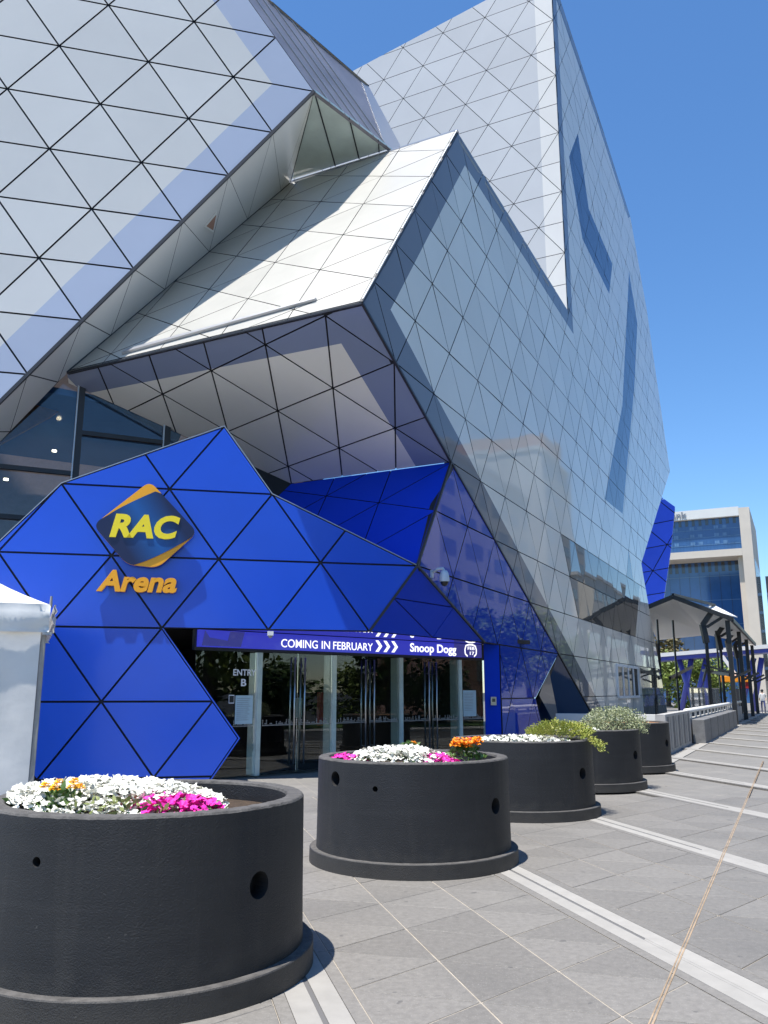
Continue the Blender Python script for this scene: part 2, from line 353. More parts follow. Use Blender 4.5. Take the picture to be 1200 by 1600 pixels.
def panels(parent, name, O, ex, ey, poly, lat, mats, regs=(), gap=0.014, depth=0.06, tilt=0.0015, limit=None, side=None):
    """clads a flat polygon with separate triangular panels on a lattice, joints left open over a black backing"""
    n = ex.cross(ey).normalized(); o2, e1, e2 = lat
    det = e1[0] * e2[1] - e1[1] * e2[0]
    ij = [(((x - o2[0]) * e2[1] - (y - o2[1]) * e2[0]) / det, (e1[0] * (y - o2[1]) - e1[1] * (x - o2[0])) / det) for x, y in poly]
    i0, i1 = math.floor(min(a for a, b in ij)) - 1, math.ceil(max(a for a, b in ij)) + 1
    j0, j1 = math.floor(min(b for a, b in ij)) - 1, math.ceil(max(b for a, b in ij)) + 1
    pt = lambda i, j: (o2[0] + i * e1[0] + j * e2[0], o2[1] + i * e1[1] + j * e2[1])
    cells = []
    for i in range(i0, i1):
        for j in range(j0, j1):
            for tri in ((pt(i, j), pt(i + 1, j), pt(i, j + 1)), (pt(i + 1, j), pt(i + 1, j + 1), pt(i, j + 1))):
                c = clip(poly, ccw(list(tri)))
                if len(c) < 3 or abs(area2(c)) < 0.02: continue
                c = inset(ccw(c), gap)
                if len(c) > 2 and abs(area2(c)) > 0.012: cells.append(c)
    if side: mats = list(mats) + [side]
    si = len(mats) - 1 if side else 0
    res = []
    for c in cells:
        cx = sum(p[0] for p in c) / len(c); cy = sum(p[1] for p in c) / len(c)
        ta, tb = random.gauss(0, tilt), random.gauss(0, tilt)
        P3 = lambda p, d=0: O + ex * p[0] + ey * p[1] + n * (ta * (p[0] - cx) + tb * (p[1] - cy) - d)
        mb = MB()
        for q, mi in split(c, regs): mb.poly([P3(p) for p in ccw(q)], mi)
        k = len(c); mb.add([P3(p) for p in c] + [P3(p, depth) for p in c], [(i, i + k, (i + 1) % k + k, (i + 1) % k) for i in range(k)], si)
        res.append((O + ex * cx + ey * cy, mb))
    if limit and len(res) > limit:
        res.sort(key=lambda r: (r[0] - V((0, 0, 1.6))).length)
        rest = MB()
        for _, mb in res[limit:]:
            b = len(rest.v); rest.v += mb.v; rest.f += [tuple(b + i for i in f) for f in mb.f]; rest.m += mb.m
        rest.build('distant_panels', mats, parent, kind='stuff'); res = res[:limit]
    for c3, mb in res: mb.build(name, mats, parent, loc=c3)
    return res
def backing(name, parent, O, ex, ey, poly, d=0.075, m='joint', thick=0.12):
    n = ex.cross(ey).normalized(); pts = [O + ex * x + ey * y - n * d for x, y in poly]
    mb = MB().slab(pts, -n * thick); o = mb.build(name, m, parent); return fixn(o)

# ------------------------------------------------------------------ site frames (the panel module is 1.98 m wide, 1.338 m high)
Z = V((0, 0, 1))
def ang(a): return V((cos(radians(a)), sin(radians(a)), 0))
s, h = 1.98, 1.338
hA, hC, hD, hF = ang(12.7), ang(63.8), ang(153.8), ang(14.5)
nA, nC = hA.cross(Z), hC.cross(Z)
W = V((0.676, 16.749, 4.0905))
def A_(u, k): return W + hA * (u * s) + Z * (k * h)
def C_(u, k): return W + hC * (u * s) + Z * (k * h)
F0 = V((-5.564, 16.971, W.z + 9 * h))
def F_(u, k): return F0 + hF * (u * s) + Z * ((k - 9) * h)
def L(t, q, z): v = W + hC * t + nC * q; return V((v.x, v.y, z))    # along the long wall, out from it, height
K = lambda pts: [(u * s, k * h) for u, k in pts]
TRI = ((0, 0), (s, 0), (s / 2, h))
GB = -3.05

# ------------------------------------------------------------------ ground
gz = -0.03
def sheet(name, pts, m, kind='structure'):
    return mk(name, pts, [tuple(range(len(pts)))], m, kind=kind)
ground = sheet('ground', [(-900, -900, -0.15), (900, -900, -0.15), (900, 900, -0.15), (-900, 900, -0.15)], 'asphalt')
pm = bpy.data.materials.new('plaza_paving'); pm.use_nodes = True
def pave_mat(m):
    n = m.node_tree.nodes; l = m.node_tree.links; b = n['Principled BSDF']; b.inputs['Roughness'].default_value = 0.65
    g = n.new('ShaderNodeNewGeometry')
    t = n.new('ShaderNodeTexNoise'); t.inputs['Scale'].default_value = 2.6; t.inputs['Detail'].default_value = 11; t.inputs['Roughness'].default_value = 0.75; l.new(g.outputs['Position'], t.inputs['Vector'])
    r = n.new('ShaderNodeValToRGB'); r.color_ramp.elements[0].color = (0.165, 0.156, 0.142, 1); r.color_ramp.elements[1].color = (0.222, 0.21, 0.19, 1)
    r.color_ramp.elements[0].position = 0.3; r.color_ramp.elements[1].position = 0.7; l.new(t.outputs[0], r.inputs[0])
    # fine joints on the same 60-degree grid as the laid pavers
    prev = r.outputs[0]
    for a in (-75.5, -15.5, 44.5):
        nx, ny = -sin(radians(a)), cos(radians(a))
        d = n.new('ShaderNodeVectorMath'); d.operation = 'DOT_PRODUCT'; d.inputs[1].default_value = (nx, ny, 0); l.new(g.outputs['Position'], d.inputs[0])
        mm = n.new('ShaderNodeMath'); mm.operation = 'PINGPONG'; mm.inputs[1].default_value = 0.31; l.new(d.outputs['Value'], mm.inputs[0])
        lt = n.new('ShaderNodeMath'); lt.operation = 'LESS_THAN'; lt.inputs[1].default_value = 0.004; l.new(mm.outputs[0], lt.inputs[0])
        mx = n.new('ShaderNodeMix'); mx.data_type = 'RGBA'; mx.inputs['B'].default_value = (0.36, 0.32, 0.26, 1)
        sc_ = n.new('ShaderNodeMath'); sc_.operation = 'MULTIPLY'; sc_.inputs[1].default_value = 0.55; l.new(lt.outputs[0], sc_.inputs[0])
        l.new(sc_.outputs[0], mx.inputs['Factor']); l.new(prev, mx.inputs['A']); prev = mx.outputs['Result']
    l.new(prev, b.inputs['Base Color'])
pave_mat(pm); add_spots(pm); M['pave'] = pm
pave = MB().slab([L(-60, -40, gz - 0.1), L(-60, 8.0, gz - 0.1), L(220, 8.0, gz - 0.1), L(220, -40, gz - 0.1)], Z * 0.1).build('pavement', 'pave'); tag(pave, kind='structure'); fixn(pave)
kerb = MB().slab([L(-60, 8.0, -0.14), L(-60, 8.18, -0.14), L(220, 8.18, -0.14), L(220, 8.0, -0.14)], Z * 0.13).build('kerb', 'kerb'); tag(kerb, kind='structure'); fixn(kerb)
road = sheet('road', [L(-60, 8.18, -0.14), L(-60, 15, -0.14), L(220, 15, -0.14), L(220, 8.18, -0.14)][::-1], 'asphalt')
for i, t in enumerate(range(-24, 90, 6)):
    mk('lane_marking', [L(t, 11.5, -0.136), L(t + 3, 11.5, -0.136), L(t + 3, 11.62, -0.136), L(t, 11.62, -0.136)][::-1], [(0, 1, 2, 3)], 'paint', road)
far = MB().slab([L(-60, 15, -0.14), L(-60, 24, -0.14), L(220, 24, -0.14), L(220, 15, -0.14)], Z * 0.13).build('far_pavement', 'kerb'); tag(far, kind='structure'); fixn(far)
verge = MB().slab([L(-60, 17, -0.02), L(-60, 22, -0.02), L(40, 22, -0.02), L(40, 17, -0.02)], Z * 0.06).build('grass_verge', 'grass'); tag(verge, kind='structure'); fixn(verge)
# laid pavers: equilateral, 0.716 m, in three-row lanes between pale bands
bd = ang(-75.5); bn = V((-bd.y, bd.x, 0))       # along a band / across the bands
if bn.x < 0: bn = -bn
PER, B0 = 2.30, 0.72
org = V((0.42, 5.54, 0)); TS = 0.716; RH = TS * 0.866
full_meshes = {}
rim_c = [V((-1.45, 5.45, 0)), V((0.29, 8.70, 0)), V((1.90, 11.90, 0)), V((3.49, 15.05, 0)), V((5.08, 18.30, 0))]
cnt = 0
grout = MB()
for lane in range(-1, 5):
    a0 = B0 + lane * PER + 0.28                   # near edge of the lane, across the bands
    lane_w = PER - 0.28
    # slab rows
    rows = [(a0 + 0.004, a0 + 0.075), (a0 + 0.083, a0 + 0.083 + RH), (a0 + 0.083 + RH, a0 + 0.083 + 2 * RH), (a0 + 0.083 + 2 * RH, a0 + 0.083 + 3 * RH), (a0 + 0.091 + 3 * RH, a0 + lane_w - 0.004)]
    base = org.dot(bn)
    for ri, (r0, r1) in enumerate(rows):
        cb = (org.dot(bd))
        if ri in (0, 4): continue
        off = (ri % 2) * TS / 2 + lane * 0.24
        for i in range(-22, 14):
            for up in (0, 1):
                x0 = cb + off + i * TS + (TS / 2 if up else 0)
                tri = [(x0, r0), (x0 + TS, r0), (x0 + TS / 2, r1)] if not up else [(x0, r1), (x0 + TS, r1), (x0 + TS / 2, r0)]
                c = bd * (x0 + TS / 2) + bn * ((r0 + r1) / 2)
                if c.y < 3.6 or c.y > 13.5 or c.x < -3.0 or abs(c.x) > c.y * 0.56 + 1.0: continue
                if any((c - rc).length < 0.55 for rc in rim_c): continue
                key = up
                if key not in full_meshes:
                    tri_l = inset(ccw([(p[0] - (x0 + TS / 2), p[1] - (r0 + r1) / 2) for p in tri]), 0.0042)
                    tl = [bd * p[0] + bn * p[1] for p in tri_l]
                    mb = MB(); k = len(tl)
                    in2 = [p * 0.985 for p in tl]
                    mb.add([p + Z * 0.012 for p in in2] + [p + Z * 0.009 for p in tl] + [p - Z * 0.02 for p in tl],
                           [tuple(range(k))] + [(i_, i_ + k, (i_ + 1) % k + k, (i_ + 1) % k) for i_ in range(k)] + [(i_ + k, i_ + 2 * k, (i_ + 1) % k + 2 * k, (i_ + 1) % k + k) for i_ in range(k)])
                    me = bpy.data.meshes.new('paver'); me.from_pydata([tuple(v) for v in mb.v], [], mb.f); me.materials.append(M['paver']); full_meshes[key] = me
                    bm = bmesh.new(); bm.from_mesh(me); bmesh.ops.recalc_face_normals(bm, faces=bm.faces); bm.to_mesh(me); bm.free()
                o = bpy.data.objects.new('paver', full_meshes[key]); COL.objects.link(o)
                o.parent = pave; o.location = c + Z * (gz + 0.018 + random.uniform(-0.001, 0.0015)) - wl(pave); cnt += 1
                grout.poly([bd * p[0] + bn * p[1] + Z * (gz + 0.0255) for p in ccw(tri)])
# sandy bedding that shows in the joints of the near pavers
grout.build('bedding', 'grout', pave, kind='stuff')
for lane in range(-1, 16):
    a0 = B0 + lane * PER
    for k, (c0, c1, mm) in enumerate(((0, 0.125, 'band'), (0.127, 0.153, 'slot'), (0.127, 0.153, 'fill'), (0.155, 0.28, 'band'), (0.284, 0.36, 'paver'), (PER - 0.075, PER - 0.004, 'paver'))):
        if mm in ('paver',) and lane > 4: continue
        y0, y1 = (-30, 6)
        st = (org.dot(bd)) - 24; en = st + 42
        if lane > 4: st, en = -50, 2
        pts = [bd * st + bn * (a0 + c0), bd * en + bn * (a0 + c0), bd * en + bn * (a0 + c1), bd * st + bn * (a0 + c1)]
        nm = {'band': 'paving_band', 'fill': 'paving_band', 'slot': 'drain_slot', 'paver': 'border_strip'}[mm]
        zt = gz + (0.030 if mm != 'slot' else 0.0268)
        sub = [p + Z * (zt - 0.028) for p in pts]
        # stop each strip at the outer kerb
        cp = [(p - W).dot(nC) for p in sub]
        def lim(p, q, lo, hi):
            a, b = (p - W).dot(nC), (q - W).dot(nC); res = []
            for T in (lo, hi):
                f = (T - a) / (b - a); res.append(p + (q - p) * f)
            return res
        qa_, qb_ = {'slot': (-1, 5.7), 'fill': (5.7, 7.95)}.get(mm, (-1, 7.95)); mm = 'band' if mm == 'fill' else mm
        e0 = lim(sub[0], sub[1], qa_, qb_); e1 = lim(sub[3], sub[2], qa_, qb_)
        o = MB().slab([e0[0], e0[1], e1[1], e1[0]], Z * 0.028).build(nm, mm, pave); fixn(o)
# the tan sealed joint running with the wall
a, b = V((1.0, 3.86, 0)), V((8.9, 20.3, 0)); d = (b - a).normalized(); pn = V((-d.y, d.x, 0))
mb = MB()
for off, wd in ((0.0, 0.010), (0.017, 0.008)):
    mb.slab([a + pn * (off - wd / 2) + Z * (gz + 0.02), b + pn * (off - wd / 2) + Z * (gz + 0.02), b + pn * (off + wd / 2) + Z * (gz + 0.02), a + pn * (off + wd / 2) + Z * (gz + 0.02)], Z * 0.0125)
fixn(mb.build('sealant_joint', 'tanjoint', pave))
fixn(MB().slab([L(5, 3.7, gz), L(5, 3.95, gz), L(60, 3.95, gz), L(60, 3.7, gz)], Z * 0.02).build('edge_strip', 'band', pave))
for t in range(8, 60, 4):
    fixn(MB().slab([L(t + 1.1, 3.96, gz + 0.0), L(t, 7.9, gz + 0.0), L(t + 0.22, 7.9, gz + 0.0), L(t + 1.32, 3.96, gz + 0.0)], Z * 0.034).build('cross_band', 'band', pave)) if t > 24 else None

# ------------------------------------------------------------------ the arena
arena = empty('arena_building', (1, 18, 0), 'angular arena clad in blue, white and grey triangular panels, with overhanging wedges', 'arena')
# A: blue entrance front
Apoly = [(-9, GB), (-2, GB), (-1.75, -2.5), (-2.5, -1), (-0.5, -1), (0, 0), (-1.5, 1), (-2, 2), (-3.5, 1), (-4.08, 0), (-9, 0)]
pa = backing('entrance_front', arena, W, hA, Z, K(Apoly), d=0.05)
panels(pa, 'blue_panel', W, hA, Z, K(Apoly), TRI, ['blue'], gap=0.019, depth=0.05)
# bright cap rail along the stepped top
mb = MB()
top = [(-4.08, 0), (-3.5, 1), (-2, 2), (-1.5, 1), (0, 0)]
for p, q in zip(top, top[1:]): mb.bar(A_(*p) - nA * 0.03 + Z * 0.012, A_(*q) - nA * 0.03 + Z * 0.012, 0.014, 0.07, up=nA)
mb.build('cap_rail', 'trim', pa)
mb = MB()
edge = [(-2.5, -1), (-1.75, -2.5), (-2, GB)]
for p, q in zip(edge, edge[1:]):
    P, Q = A_(*p), A_(*q); mb.slab([P + hA * 0.004, Q + hA * 0.004, Q + hA * 0.03, P + hA * 0.03], -nA * 0.34)
fixn(mb.build('edge_return', 'blue', pa))
# C: long wall, grey part and blue part
Cg = [(-1.25, 3.5), (1.0, 2.0), (8.57, GB), (17.22, GB), (16.2, -1), (14.25, 2.9), (21.75, 9.2), (20.3, 12.5), (18.7, 16.3), (16.5, 19.4), (12, 20.15), (7.35, 20.6), (7.35, 8.9), (1.45, 8.9)]
Cb = [(1.0, 2.0), (0, 0), (2, -1), (2.6, -1), (2.6, GB), (4.62, GB), (4.13, -2), (5.5, -1)]
bq = lambda a, b, da, db: K([a, b, (b[0] + db[0], b[1] + db[1]), (a[0] + da[0], a[1] + da[1])])
regs = [
    (K([(-1.25, 3.5), (1.45, 8.9), (1.7, 8.4), (-0.62, 3.8)]), 1),
    (K([(1.45, 8.9), (7.35, 8.9), (7.75, 8.4), (1.7, 8.4)]), 1),
    (K([(7.35, 8.9), (7.35, 20.6), (7.75, 20.0), (7.75, 8.4)]), 1),
    (K([(-1.25, 3.5), (-0.62, 3.8), (1.92, 2.1), (1.0, 2.0)]), 1),
    (K([(1.0, 2.0), (1.92, 2.1), (9.6, GB), (8.57, GB)]), 1),
    (K([(7.35, 20.6), (12, 20.15), (12, 19.65), (7.75, 20.0)]), 1),
    (K([(12, 20.15), (16.5, 19.4), (16.1, 19.0), (12, 19.65)]), 1),
    (K([(9.27, 16.6), (8.2, 14.7), (9.13, 12.55), (10.03, 14.4)]), 2),
    (K([(9.13, 12.55), (12.02, 12.55), (12.75, 14.3), (10.03, 14.4)]), 2),
    (K([(15.5, 15.95), (12.9, 8.6), (15.1, 10.5), (16.45, 14.1)]), 2),
    (K([(12.9, 8.6), (9.95, 4.1), (12.0, 4.2), (15.1, 10.5)]), 2),
    (K([(6.0, 2), (6.95, 0), (12.7, 0), (13.8, 2)]), 3),
    (K([(12.0, 2), (12.5, 3.1), (12.9, 2)]), 3),
    (K([(13.0, -1), (13.3, GB), (17.2, GB), (16.2, -1)]), 3),
]
pc = backing('long_wall', arena, W, hC, Z, K(Cg), d=0.05)
panels(pc, 'grey_panel', W, hC, Z, K(Cg), TRI, ['grey', 'greyband', 'navy', 'umber'], regs, gap=0.013, depth=0.05, side='joint', tilt=0.003, limit=290)
pcb = backing('blue_wall', arena, W, hC, Z, K(Cb), d=0.05)
panels(pcb, 'blue_panel', W, hC, Z, K(Cb), TRI, ['blueg'], gap=0.016, depth=0.05, side='joint', tilt=0.003)
for p, q in (((-1.25, 3.5), (1.0, 2.0)), ((1.0, 2.0), (5.5, -1)), ((5.5, -1), (8.57, GB)), ((-1.25, 3.5), (1.45, 8.9)), ((0, 0), (1, 2))):
    MB().bar(C_(*p), C_(*q), 0.05, 0.05, up=nC).build('edge_trim', 'charcoal', pc)
# window row at the foot of the long wall
for i in range(4):
    u0 = 10.15 + i * 0.62
    o = fixn(MB().slab([C_(u0 + 0.05, -2) + nC * 0.02, C_(u0 + 0.55, -2) + nC * 0.02, C_(u0 + 0.55, -1.12) + nC * 0.02, C_(u0 + 0.05, -1.12) + nC * 0.02], nC * 0.01).build('window', 'umber', pc))
    mb = MB()
    q = [C_(u0, -2.04), C_(u0 + 0.6, -2.04), C_(u0 + 0.6, -1.08), C_(u0, -1.08)]
    for a_, b_ in zip(q, q[1:] + q[:1]): mb.bar(a_ + nC * 0.03, b_ + nC * 0.03, 0.10, 0.06, up=nC)
    mb.build('window_frame', 'sgw', o)
# recessed dark facets between the blue and the grey of the long wall
X1, X2, X3, X4 = C_(5.5, -1), C_(8.57, GB), C_(4.13, -2), C_(4.62, GB)
ib = C_(6.4, GB) - nC * 1.6; ia = C_(5.0, -2.3) - nC * 1.0
rec = MB().poly([X1, ib, X2]).build('recess', 'navy', arena)
for nm_, pts, mm in (('recess_facet', [X1, ia, ib], 'joint'), ('recess_facet', [X1, X3, ia], 'greyband'), ('recess_facet', [X3, X4, ia], 'charcoal'), ('recess_facet', [ia, X4, ib], 'joint'),
                     ('recess_facet', [C_(5.35, -1.35) - nC * 0.25, C_(5.2, -1.95) - nC * 0.5, C_(7.0, GB) - nC * 0.75], 'greyband')):
    MB().poly(pts).build(nm_, mm, rec)
# E: sloping white face of the wedge, K: the same slope in blue below
P, Q, R = C_(1.45, 8.95), C_(-1.25, 3.5), C_(1, 2)
nE = (P - Q).cross(hD).normalized(); nE = nE if nE.y < 0 else -nE
exE = -hD; eyE = nE.cross(exE).normalized()
if eyE.z < 0: eyE = -eyE; exE = -exE
S = V((-7.18, 17.76, 8.66)); S = S - nE * (S - P).dot(nE)
e2 = P - exE * 5.18 - eyE * 0.1
f2 = lambda X: ((X - P).dot(exE), (X - P).dot(eyE))
Epoly = [f2(P), f2(e2), f2(S), f2(Q)]
latE = ((-0.07, -8.06), (-1.60, 1.09), (0, 1.68))
pe = backing('sloping_roof_face', arena, P, exE, eyE, ccw(Epoly), d=0.045, thick=0.02)
panels(pe, 'white_panel', P, exE, eyE, ccw(Epoly), latE, ['cream'], gap=0.011, side='joint', depth=0.045)
# gutter step near the lower edge
gs = lambda a, b: P + exE * a + eyE * b
la, lb = f2(S), f2(Q)
def low(fr, up): return P + exE * (la[0] + (lb[0] - la[0]) * fr) + eyE * (la[1] + (lb[1] - la[1]) * fr + up)
fixn(MB().slab([low(0.2, 0.35) + nE * 0.005, low(0.84, 0.62) + nE * 0.005, low(0.84, 0.56) + nE * 0.005, low(0.2, 0.22) + nE * 0.005], nE * 0.06).build('gutter_upstand', 'trim', pe))
# ridge and lip trims
MB().bar(Q - Z * 0.01, S - Z * 0.01, 0.03, 0.04).build('lip_trim', 'charcoal', pe); MB().bar(P, P + hD * 5.2, 0.04, 0.04).build('ridge_trim', 'trim', pe)
mb = MB()
for fr in [i / 9 for i in range(9)]:
    a_ = Q.lerp(P, fr + 0.01); b_ = Q.lerp(P, fr + 0.10); mb.bar(a_ + nE * 0.03, b_ + nE * 0.03, 0.035, 0.02, up=nE)
mb.build('corner_flashing', 'canw', pe)
# B: soffit of the wedge
nB = (R - Q).cross(S - Q).normalized(); nB = nB if nB.z < 0 else -nB
exB = (S - Q).normalized(); eyB = nB.cross(exB).normalized()
fB = lambda X: ((X - Q).dot(exB), (X - Q).dot(eyB))
sg = 1 if fB(R)[1] > 0 else -1
B3 = Q + exB * 4.35 + eyB * (4.85 * sg); B4 = Q + exB * 7.74 + eyB * (0.3 * sg)
Bp = [(0, 0), fB(R), (4.35, 4.85 * sg), (7.74, 0.3 * sg), (7.52, 0)]
latB = ((4.04, 0.82 * sg), (1.60, 0.36 * sg), (0.78, 1.87 * sg))
regB = [([(0, 0), (7.6, 0), (7.6, 0.70 * sg), (0.0, 0.86 * sg)], 1), ([(0, 0), (0.86, 0.8 * sg), (0.86, 5.2 * sg), (-0.2, 5.2 * sg)], 1)]
pb = backing('soffit', arena, Q, exB, eyB, ccw(Bp), d=0.05, thick=0.02)
panels(pb, 'soffit_panel', Q, exB, eyB, ccw(Bp), latB, ['sofw', 'sofb'], regB, gap=0.017, side='joint', depth=0.05)
# K
exK = (R - B3).normalized(); nK = (W - R).cross(B3 - R).normalized(); nK = nK if nK.y < 0 else -nK
eyK = nK.cross(exK).normalized()
fK = lambda X: ((X - B3).dot(exK), (X - B3).dot(eyK))
Wk = fK(W)
Kp = [fK(R), (0, 0), (-0.6, -0.5), (1.6, -3.0), (Wk[0], Wk[1])]
latK = ((fK(R)[0], -1.66), (-1.53, 0.49), (0, 1.64))
pk = backing('inner_blue_slope', arena, B3, exK, eyK, ccw(Kp), d=0.05)
panels(pk, 'deep_blue_panel', B3, exK, eyK, ccw(Kp), latK, ['bluedk'], gap=0.012, side='joint', depth=0.05)
# J: small facet over the doors
V1, Xc = A_(-0.5, -1), C_(2, -1)
exJ = (Xc - V1).normalized(); nJ = (Xc - V1).cross(W - V1).normalized(); nJ = nJ if nJ.y < 0 else -nJ; eyJ = nJ.cross(exJ)
wj = ((W - V1).dot(exJ), (W - V1).dot(eyJ)); LJ = (Xc - V1).length
pj = backing('door_hood', arena, V1, exJ, eyJ, ccw([(0, 0), (LJ, 0), wj]), d=0.05)
panels(pj, 'deep_blue_panel', V1, exJ, eyJ, ccw([(0, 0), (LJ, 0), wj]), ((LJ * 0.5, 0), (LJ * 0.5, 0), (wj[0] * 0.5, wj[1] * 0.5)), ['bluedk'], gap=0.012, depth=0.05)
mb = MB(); mb.bar(V1, W, 0.05, 0.05); mb.bar(W, Xc, 0.05, 0.05); mb.build('hood_trim', 'charcoal', pj)
# D: tower face
O_D = C_(7.35, 0) - hC * 0.025
exD = -hD
Dp = [(-12.5, 18.6 * h), (-12.5, 8.6 * h), (0, 8.6 * h), (0, 20.75 * h), (-4.74 * s, 19.55 * h)]
Dp = [(0, 8.6 * h), (0, 20.75 * h), (-4.74 * s, 19.55 * h), (-13, 18.9 * h), (-13, 8.6 * h)]
pd = backing('tower_face', arena, O_D, exD, Z, ccw(Dp), d=0.045)
latD = ((0, 0.70 * h - 0.0), (s, 0), (s / 2, h))
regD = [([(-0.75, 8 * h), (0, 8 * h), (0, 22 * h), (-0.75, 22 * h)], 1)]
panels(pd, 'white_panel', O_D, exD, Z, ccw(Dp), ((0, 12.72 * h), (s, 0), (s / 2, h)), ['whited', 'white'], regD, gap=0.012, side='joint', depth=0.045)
# terrace behind the wedge, roofs that close the volumes
rf = MB().slab([P - Z * 0.2, C_(7.35, 8.75), C_(7.35, 8.75) + hD * 13, P + hD * 13 - Z * 0.2], -Z * 0.1); fixn(rf.build('terrace', 'kerb', arena))
rf = MB().slab([C_(7.6, 20.1) - nC * 0.3, C_(16.2, 18.9) - nC * 0.3, C_(16.2, 18.3) - nC * 12, C_(7.6, 18.3) - nC * 12], -Z * 0.2)
fixn(rf.build('roof', 'kerb', arena))
# F: big white box front
Fp = [(2, 9), (-0.75, 14.5), (-7, 14.5), (-7, 4.5), (-7, 1), (-2.0, 1)]
Fpm = [(u * s, (k - 9) * h) for u, k in Fp]
KF = lambda pts: [(u * s, (k - 9) * h) for u, k in pts]
regF = [(KF([(2, 9), (-0.75, 14.5), (-1.28, 14.5), (1.48, 9)]), 1), (KF([(2, 9), (1.48, 9), (-2.5, 1), (-2.0, 1)]), 1)]
pf = backing('upper_box_front', arena, F0, hF, Z, ccw(Fpm), d=0.05)
panels(pf, 'white_panel', F0, hF, Z, ccw(Fpm), ((0, 0), (s, 0), (s / 2, h)), ['white', 'lav'], regF, gap=0.019, side='joint', depth=0.05)
# G: folded underside of the box, meeting the slope
def eline(f): return e2.lerp(S, f) if f <= 1 else S.lerp(V((-8.44, 17.56, 6.96)), (f - 1) / 0.35)
gp = [(2, 9, 0), (1.5, 8, 0.05), (1, 7, 0.23), (0.5, 6, 0.42), (0, 5, 0.62), (-0.5, 4, 0.84), (-1, 3, 1.05), (-1.5, 2, 1.3), (-2, 1, 1.6)]
pg = None
for (u0, k0, f0), (u1, k1, f1) in zip(gp, gp[1:]):
    a_, b_, c_, d_ = F_(u0, k0), F_(u1, k1), eline(f1), eline(f0)
    if pg is None:
        back = MB()
        for (x0, y0, g0), (x1, y1, g1) in zip(gp, gp[1:]):
            off = V((0.03, 0.02, 0.05)); back.add([F_(x0, y0) + off, F_(x1, y1) + off, eline(g1) + off, eline(g0) + off], [(0, 1, 2), (0, 2, 3)])
        pg = back.build('box_underside', 'joint', arena)
    for tri, mm in (((a_, b_, c_), 'sofw'), ((a_, c_, d_), 'sofw')):
        c0 = (tri[0] + tri[1] + tri[2]) / 3
        if (tri[1] - tri[0]).cross(tri[2] - tri[0]).length < 0.05: continue
        tr = [p + (c0 - p).normalized() * 0.022 for p in tri]
        MB().poly(tr).build('underside_panel', mm, pg)
mb = MB(); mb.bar(eline(0), eline(1.0), 0.05, 0.06); mb.bar(F_(2, 9), F_(-2, 1), 0.07, 0.07, up=nA); mb.build('fold_trim', 'charcoal', pg)
va, vb_, vc = F_(1, 7), F_(0.5, 6), eline(0.42)
vt3 = [va * x + vb_ * y + vc * z for x, y, z in ((0.52, 0.1, 0.38), (0.2, 0.38, 0.42), (0.26, 0.06, 0.68))]
vn = (vb_ - va).cross(vc - va).normalized(); vn = vn if vn.dot(V((0, 0, 1.6)) - va) > 0 else -vn
fixn(MB().slab([p_ + vn * 0.008 for p_ in vt3], vn * 0.02).build('vent_frame', 'canw', pg))
vm = sum(vt3, V()) / 3
fixn(MB().slab([vm + (p_ - vm) * 0.74 + vn * 0.03 for p_ in vt3], vn * 0.006).build('vent_grille', 'brick', pg))
# H: mesh glazed flank of the box
fc = F_(2, 9)
Hq = [fc, V((0.24, 20.29, fc.z)), V((0.46, 21.0, 16.81)), V((-0.47, 21.43, 19.1)), V((-0.96, 20.87, 19.14)), V((-2.96, 18.65, 19.36)), V((-4.6, 17.55, 22.3)), F_(-0.4, 13.8)]
nH = (F_(1.5, 10) - fc).cross(Hq[1] - fc).normalized()
Hq = [p - nH * (p - fc).dot(nH) for p in Hq]
if nH.y > 0: nH = -nH
hb = fixn(MB().slab(Hq, -nH * 0.08).build('box_flank', 'mesh', arena))
dl = (Hq[1] - fc).normalized(); de = (F_(1.5, 10) - fc).normalized()
for i in range(1, 6):
    p0 = fc + dl * (i * 0.56); 
    p1 = p0 + de * 4.5
    # end each mullion on the top edge
    ta, tb = Hq[4], Hq[5]; best = None
    for kk in range(1, 90):
        x = p0 + de * (kk * 0.05); f = (x - tb).dot((ta - tb).normalized()); side = (x - tb).cross(ta - tb).dot(nH)
        s0 = (p0 - tb).cross(ta - tb).dot(nH)
        if side * s0 < 0: best = x; break
    MB().bar(p0 + nH * 0.015, (best or p0 + de * 2.6) + nH * 0.015, 0.022, 0.02, up=nH).build('mullion', 'trim', hb)
MB().bar(Hq[3], Hq[5], 0.05, 0.05).build('flank_edge', 'charcoal', hb)
MB().slab([fc + dl * 2.7 + nH * 0.006, Hq[1] + nH * 0.006 + dl * 0.05, Hq[2] + nH * 0.006, Hq[3] + nH * 0.006, Hq[3] - dl * 0.35 + nH * 0.006], nH * 0.004).build('pale_glass_pane', 'trim', hb)
# back of the box
bk = MB().slab([Hq[3] - nH * 0.1, Hq[5] - nH * 0.1, Hq[6] - nH * 0.1, Hq[6] - hF * 14, Hq[3] - hF * 14 - Z * 2], -nA * -0.2); fixn(bk.build('box_back', 'kerb', arena))
# green glazed soffit under the flank
zg = fc.z + 0.012
gq = [fc, Hq[1], P + hD * 2.0, P + hD * 5.15]; gq = [V((p.x, p.y, zg)) for p in gq]
gg = fixn(MB().slab(gq, Z * 0.05).build('glazed_soffit', 'glassgr', arena))
for f0, f1 in ((0.0, 0.46), (0.42, 0.70), (0.80, 0.90)):
    MB().bar(gq[0].lerp(gq[1], f0) - Z * 0.01, gq[3].lerp(gq[2], f1) - Z * 0.01, 0.03, 0.03).build('mullion', 'charcoal', gg)
